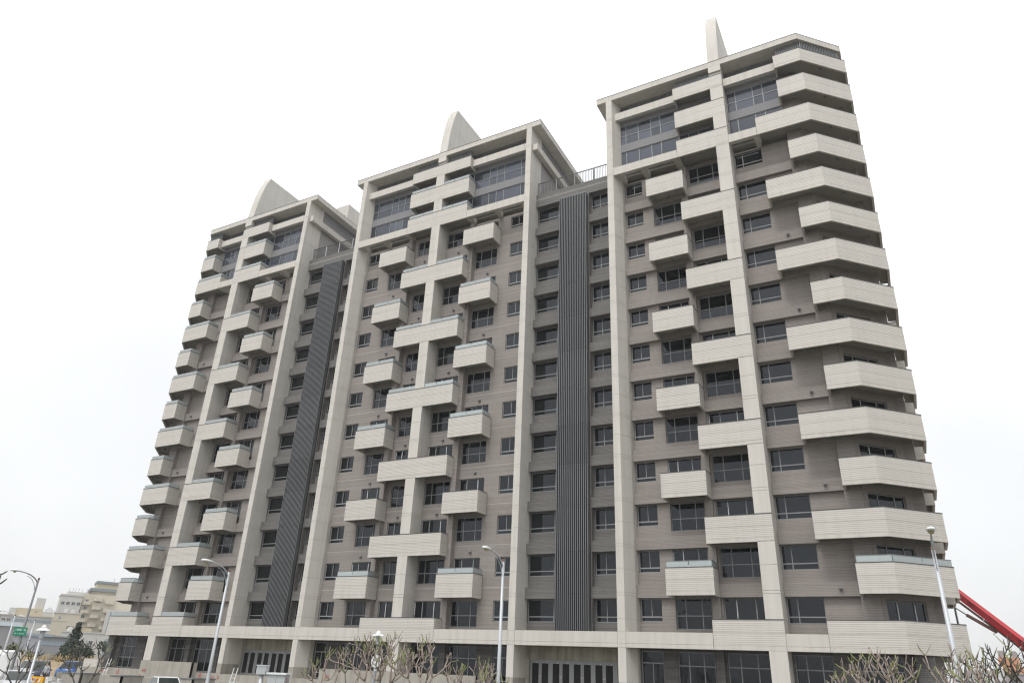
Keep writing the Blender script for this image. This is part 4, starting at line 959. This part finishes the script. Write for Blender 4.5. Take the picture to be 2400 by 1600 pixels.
ROT = Matrix(((xd.x, yd.x, zd.x), (xd.y, yd.y, zd.y), (xd.z, yd.z, zd.z))).to_euler()
M['boomtext'] = mat('boom_lettering', (.07, .008, .01), .5, (2, .1))
for s, t in (('4R37', 9.6), ('SERMAC', 4.3)): text('lettering', s, .36, bo, tuple(A0 + d * t + face * .186), ROT, 'boomtext', .003, .15)

# ------------------------------------------------------------------ distant buildings
def hazed(name, c, **k): M[name] = mat(name, c, .85, (.15, .05), (2, .05), **k)
hazed('far_cream', (.50, .465, .385)); hazed('far_white', (.52, .51, .485)); hazed('far_grey', (.27, .27, .285)); hazed('far_blue', (.27, .33, .37)); hazed('far_orange', (.45, .23, .13)); hazed('far_yellow', (.52, .455, .335)); hazed('far_sheet', (.39, .41, .45)); hazed('far_roof', (.22, .255, .275)); hazed('far_mauve', (.28, .25, .265))
M['far_glass'] = glassmat('far_window_glass', (.07, .085, .09), .15, (.9, 1, 1))
def far(name, label, x, y, rz, cat='building', group='distant buildings on the left'):
    return thing(name, label, cat, (x, y, 0), rz, group)
def far_windows(o, xs, zs, y, wv, hv, frame='far_white'):
    first = None; rnd = random.Random(len(xs) * 7 + len(zs))
    for z in zs:
        for x in xs:
            if first is None:
                first = mk('window', G().gridwall(x, x + wv, z, z + hv, [(x + .08, x + wv / 2 - .04, z + .08, z + hv - .08), (x + wv / 2 + .04, x + wv - .08, z + .08, z + hv - .08)], .1, tf_front(y - .04)), frame, o)
                p = mk('pane', G().box(x + .05, x + wv - .05, y - .006, y - .003, z + .05, z + hv - .05), 'far_glass', first); f0 = (x, z)
            else:
                c = copyto(first, x - f0[0], 0, z - f0[1]); copyto(p, 0, 0, 0, c)
def rzat(x, y): dx, dy = x - CAM.x, y - CAM.y; return math.atan2(-dx, dy)
# (a) stepped pale block, the tallest
X0, Y0 = -186.2, 68.8; o = far('stepped_tower_block', 'tall stepped pale block with curved balconies far beyond the left corner', X0, Y0, rzat(X0, Y0) + R(3))
mk('wall', G().box(-4.8, 0, 0, 10, 0, 15.6), 'far_white', o); mk('wall', G().box(0, 12, .8, 12, 0, 16.4), 'far_cream', o); mk('wall', G().box(-3.5, 1.2, 1.0, 9, 15.6, 16.7), 'far_white', o); mk('wall', G().box(2.0, 12, 2, 10, 16.4, 17.6), 'far_cream', o); mk('wall', G().box(2.6, 11, 3, 10, 17.6, 19.3), 'far_yellow', o)
mk('roof', G().box(-4.95, .1, -.15, 10, 15.6, 15.95), 'far_white', o); mk('roof', G().box(1.3, 12.2, 1.4, 11, 17.3, 18.0), 'far_roof', o); mk('roof', G().box(2.4, 11.2, 2.7, 10.2, 19.3, 19.9), 'far_roof', o)
far_windows(o, [-4.45, -3.3, -2.15, -1.0], [5.2, 7.2, 9.2, 11.0, 13.4], 0, .85, .85); far_windows(o, [.8, 3.4], [4.6, 6.6, 8.6, 10.6, 12.6, 14.4], .8, .8, .8)
mk('stair_wall', G().box(1.2, 1.5, .9, 2, 15.9, 17.3), 'brown', o)
bl = mk('balcony', G().prism([(.2, .8), (.2, .3), (.6, 0), (1.9, 0), (2.3, .3), (2.3, .8)][::-1], 3.6, 4.4), 'far_cream', o)
for i in range(1, 12): copyto(bl, 2.45 * (i % 2), 0, i * 1.02)
for i in range(6): copyto(bl, 5.2, 0, .5 + i * 2.04)
for xx, zz in ((-3.3, 16.7), (-2.5, 16.7), (-1.9, 16.7), (-1.2, 16.7), (-.4, 16.7), (.6, 16.7), (6.2, 19.9)): mk('antenna', G().tube([(xx, 1.6, zz), (xx, 1.6, zz + .9)], .035, 4), 'dgalv', o)
# (b) teal-striped block right of it, mostly hidden
X0, Y0 = -174.5, 73.5; o = far('striped_block', 'pale block with teal glass strips half hidden by the corner balconies', X0, Y0, rzat(X0, Y0))
mk('wall', G().box(-4.2, 6, 0, 10, 0, 12.6), 'far_white', o)
for x in (-3.4, .6): mk('glass_strip', G().box(x, x + 1.0, -.06, 0, 1, 12.2), 'far_blue', o)
far_windows(o, [-2.1, -.9], [3.6, 5.8, 8.0, 10.2], 0, 1.0, .8)
for z in (5.2, 7.4, 9.6): mk('balcony', G().box(-2.3, .4, -.6, 0, z - .7, z), 'far_white', o)
# (c) cream slab in front of the stepped block
X0, Y0 = -169.2, 55.7; o = far('cream_slab_block', 'cream blank-walled block with few long windows below the stepped tower', X0, Y0, rzat(X0, Y0))
mk('wall', G().box(-2.7, 2.7, 0, 8, 0, 10.6), 'far_cream', o); mk('wall', G().box(2.7, 5.6, .8, 8, 0, 7.8), 'far_yellow', o); mk('roof', G().box(-2.8, 2.8, -.12, 8, 10.6, 10.85), 'far_white', o); mk('string_course', G().box(-2.75, 0, -.08, 0, 9.0, 9.12), 'far_white', o)
far_windows(o, [.5], [5.6, 7.4], 0, 1.5, .6, 'far_grey'); far_windows(o, [-1.6], [9.3], 0, .5, .7); mk('vent', G().box(-1.7, -1.35, -.25, 0, 5.6, 6.1), 'brown', o); mk('roof_tank', G().lathe([(.4, 10.85), (.4, 11.4), (.1, 11.5)], (.9, 2), 12), 'far_white', o); mk('roof_tank', G().lathe([(.4, 10.85), (.4, 11.5), (.1, 11.6)], (-.4, 2), 12), 'far_white', o)
# (d) long low block with roof houses at the far left
X0, Y0 = -199.1, 64.4; o = far('long_low_block', 'long pale block with a ribbon of green glass and cream roof houses', X0, Y0, rzat(X0, Y0))
mk('wall', G().box(-6.0, 6.4, 0, 12, 0, 10.5), 'far_white', o); mk('roof', G().box(-6.1, 6.5, -.2, 12, 10.5, 10.8), 'far_cream', o); mk('roof_house', G().box(-3.2, 2.6, 1, 8, 10.8, 12.5), 'far_yellow', o); mk('roof_house', G().box(-4.7, -3.21, .9, 7, 10.8, 12.4), 'far_white', o); mk('roof_tower', G().box(.5, 2.6, 3, 7, 12.5, 15.2), 'far_white', o); mk('roof_house', G().box(2.7, 5.0, 1, 6, 10.8, 11.9), 'far_white', o)
mk('glass_strip', G().box(-3.4, 6.3, -.05, 0, 9.2, 9.9), 'far_blue', o); far_windows(o, [-5.8, -4.7], [9.2], 0, .95, .7); far_windows(o, [.9], [11.6], 1, .5, .45)
g = G()
for a in range(6): g.tube([(3.0 + a * .3, 2, 11.9), (3.1 + a * .3, 2, 12.4 + .4 * math.sin(a * .6))], .04, 4)
g.tube([(3.0, 2, 12.3), (4.0, 2, 13.0), (4.9, 2, 12.1)], .06, 4); mk('roof_frame', g, 'dgalv', o)
# (e) dark shed, (f) grey hall with blue roof, (g) draped sheet
X0, Y0 = -186.0, 50.5; o = far('dark_shed', 'dark grey shed wall at the far left below the long block', X0, Y0, rzat(X0, Y0)); mk('wall', G().box(-9, 4.5, 0, 10, 0, 7.6), 'far_grey', o); mk('roof', G().prof([(-.3, 7.6), (10.3, 7.6), (5, 8.6)], -9.2, 4.7), 'far_roof', o)
X0, Y0 = -214.0, 62.5; o = far('dark_block', 'dark block with pale end at the left edge of the skyline', X0, Y0, rzat(X0, Y0)); mk('wall', G().box(-9, 3.0, 0, 10, 0, 11.2), 'far_grey', o); mk('wall', G().box(3.0, 4.4, .5, 10, 0, 11.0), 'far_white', o)
X0, Y0 = -130.6, 29.3; o = far('grey_hall', 'low grey hall with blue edged roof and a strip of green windows', X0, Y0, rzat(X0, Y0)); mk('wall', G().box(-1.2, 4.6, 0, 8, 0, 4.9), 'far_grey', o); mk('roof', G().box(-3.2, 1.2, -.3, 8, 4.9, 5.3), 'far_blue', o); mk('roof', G().box(1.2, 4.7, -.3, 8, 4.9, 5.1), 'far_roof', o); mk('glass_strip', G().box(-.6, 4.4, -.05, 0, 3.6, 4.2), 'far_blue', o)
X0, Y0 = -121.8, 21.7; o = far('sheeted_shed', 'pale blue sheeted shed wall behind the green road sign', X0, Y0, rzat(X0, Y0)); mk('wall', G().box(-2.0, 1.7, 0, 5, 0, 4.7), 'far_sheet', o); mk('roof', G().box(-2.1, 1.8, -.15, 5, 4.7, 4.85), 'far_blue', o)
for i in range(9): mk('sheet_rib', G().box(-1.9 + i * .42, -1.85 + i * .42, -.04, 0, 0, 4.7), 'far_sheet', o)
X0, Y0 = -135.7, 39.0; o = far('white_low_building', 'low white building with square windows and a blue corner beside the apartment block', X0, Y0, rzat(X0, Y0)); mk('wall', G().box(-3.4, 6.5, 0, 8, 0, 6.0), 'far_white', o); mk('roof', G().box(-3.5, 6.6, -.1, 8, 6.0, 6.2), 'far_white', o); far_windows(o, [-2.6, -.2, 1.2, 2.9], [4.0], 0, .8, .8); mk('corner_panel', G().box(3.95, 4.6, -.08, 0, 2.4, 5.2), 'far_blue', o)
mk('roof_tank', G().lathe([(.5, 6.2), (.5, 6.8), (.1, 6.9)], (-2.2, 1.5), 12), 'far_white', o)
# right: orange stepped blocks
X0, Y0 = 19.5, 198.0; o = far('orange_tower_block', 'distant stepped orange and mauve block at the right edge', X0, Y0, rzat(X0, Y0), 'building', 'distant buildings on the right')
mk('wall', G().box(-1.6, 3.2, 2, 9, 0, 11.3), 'far_orange', o); mk('wall', G().box(-3.8, 6.5, 0, 12, 0, 8.9), 'far_orange', o); mk('wall', G().box(-5.5, 9.5, -1, 14, 0, 7.0), 'far_mauve', o); mk('roof', G().box(-5.7, 9.7, -1.2, 14, 7.0, 7.25), 'far_roof', o)
mk('roof_house', G().box(-1.4, 0, 3, 6, 11.3, 13.0), 'far_mauve', o); mk('roof_house', G().box(1.7, 2.9, 3, 6, 11.3, 12.9), 'far_mauve', o); far_windows(o, [-4.8, -2.2, .4, 3.0, 5.6], [2.6, 4.8], -1, 1.4, 1.0, 'far_mauve')
# far lamp posts by the road behind the sign
for i, (x, y, h) in enumerate(((-88.0, -9.5, 6.2), (-92.5, 2.5, 6.3), (-100.5, 9.5, 6.2))):
    lamp_post(x, y, h, ('distant pale street lamp left of the road sign', 'distant pale street lamp behind the left garden lamp', 'distant pale street lamp before the grey hall')[i], 1.4, 'distant street lamps')

# ------------------------------------------------------------------ air
hz = bpy.data.materials.new('haze'); hz.use_nodes = True; n = hz.node_tree.nodes; n.clear()
o_ = n.new('ShaderNodeOutputMaterial'); v_ = n.new('ShaderNodeVolumePrincipled'); v_.inputs['Density'].default_value = .0004; v_.inputs['Color'].default_value = (.93, .95, .97, 1); v_.inputs['Anisotropy'].default_value = .2
hz.node_tree.links.new(v_.outputs[0], o_.inputs['Volume'])
M['haze'] = hz
mk('haze', G().box(-440, 440, -190, 440, -1.2, 61), 'haze', kind='stuff')
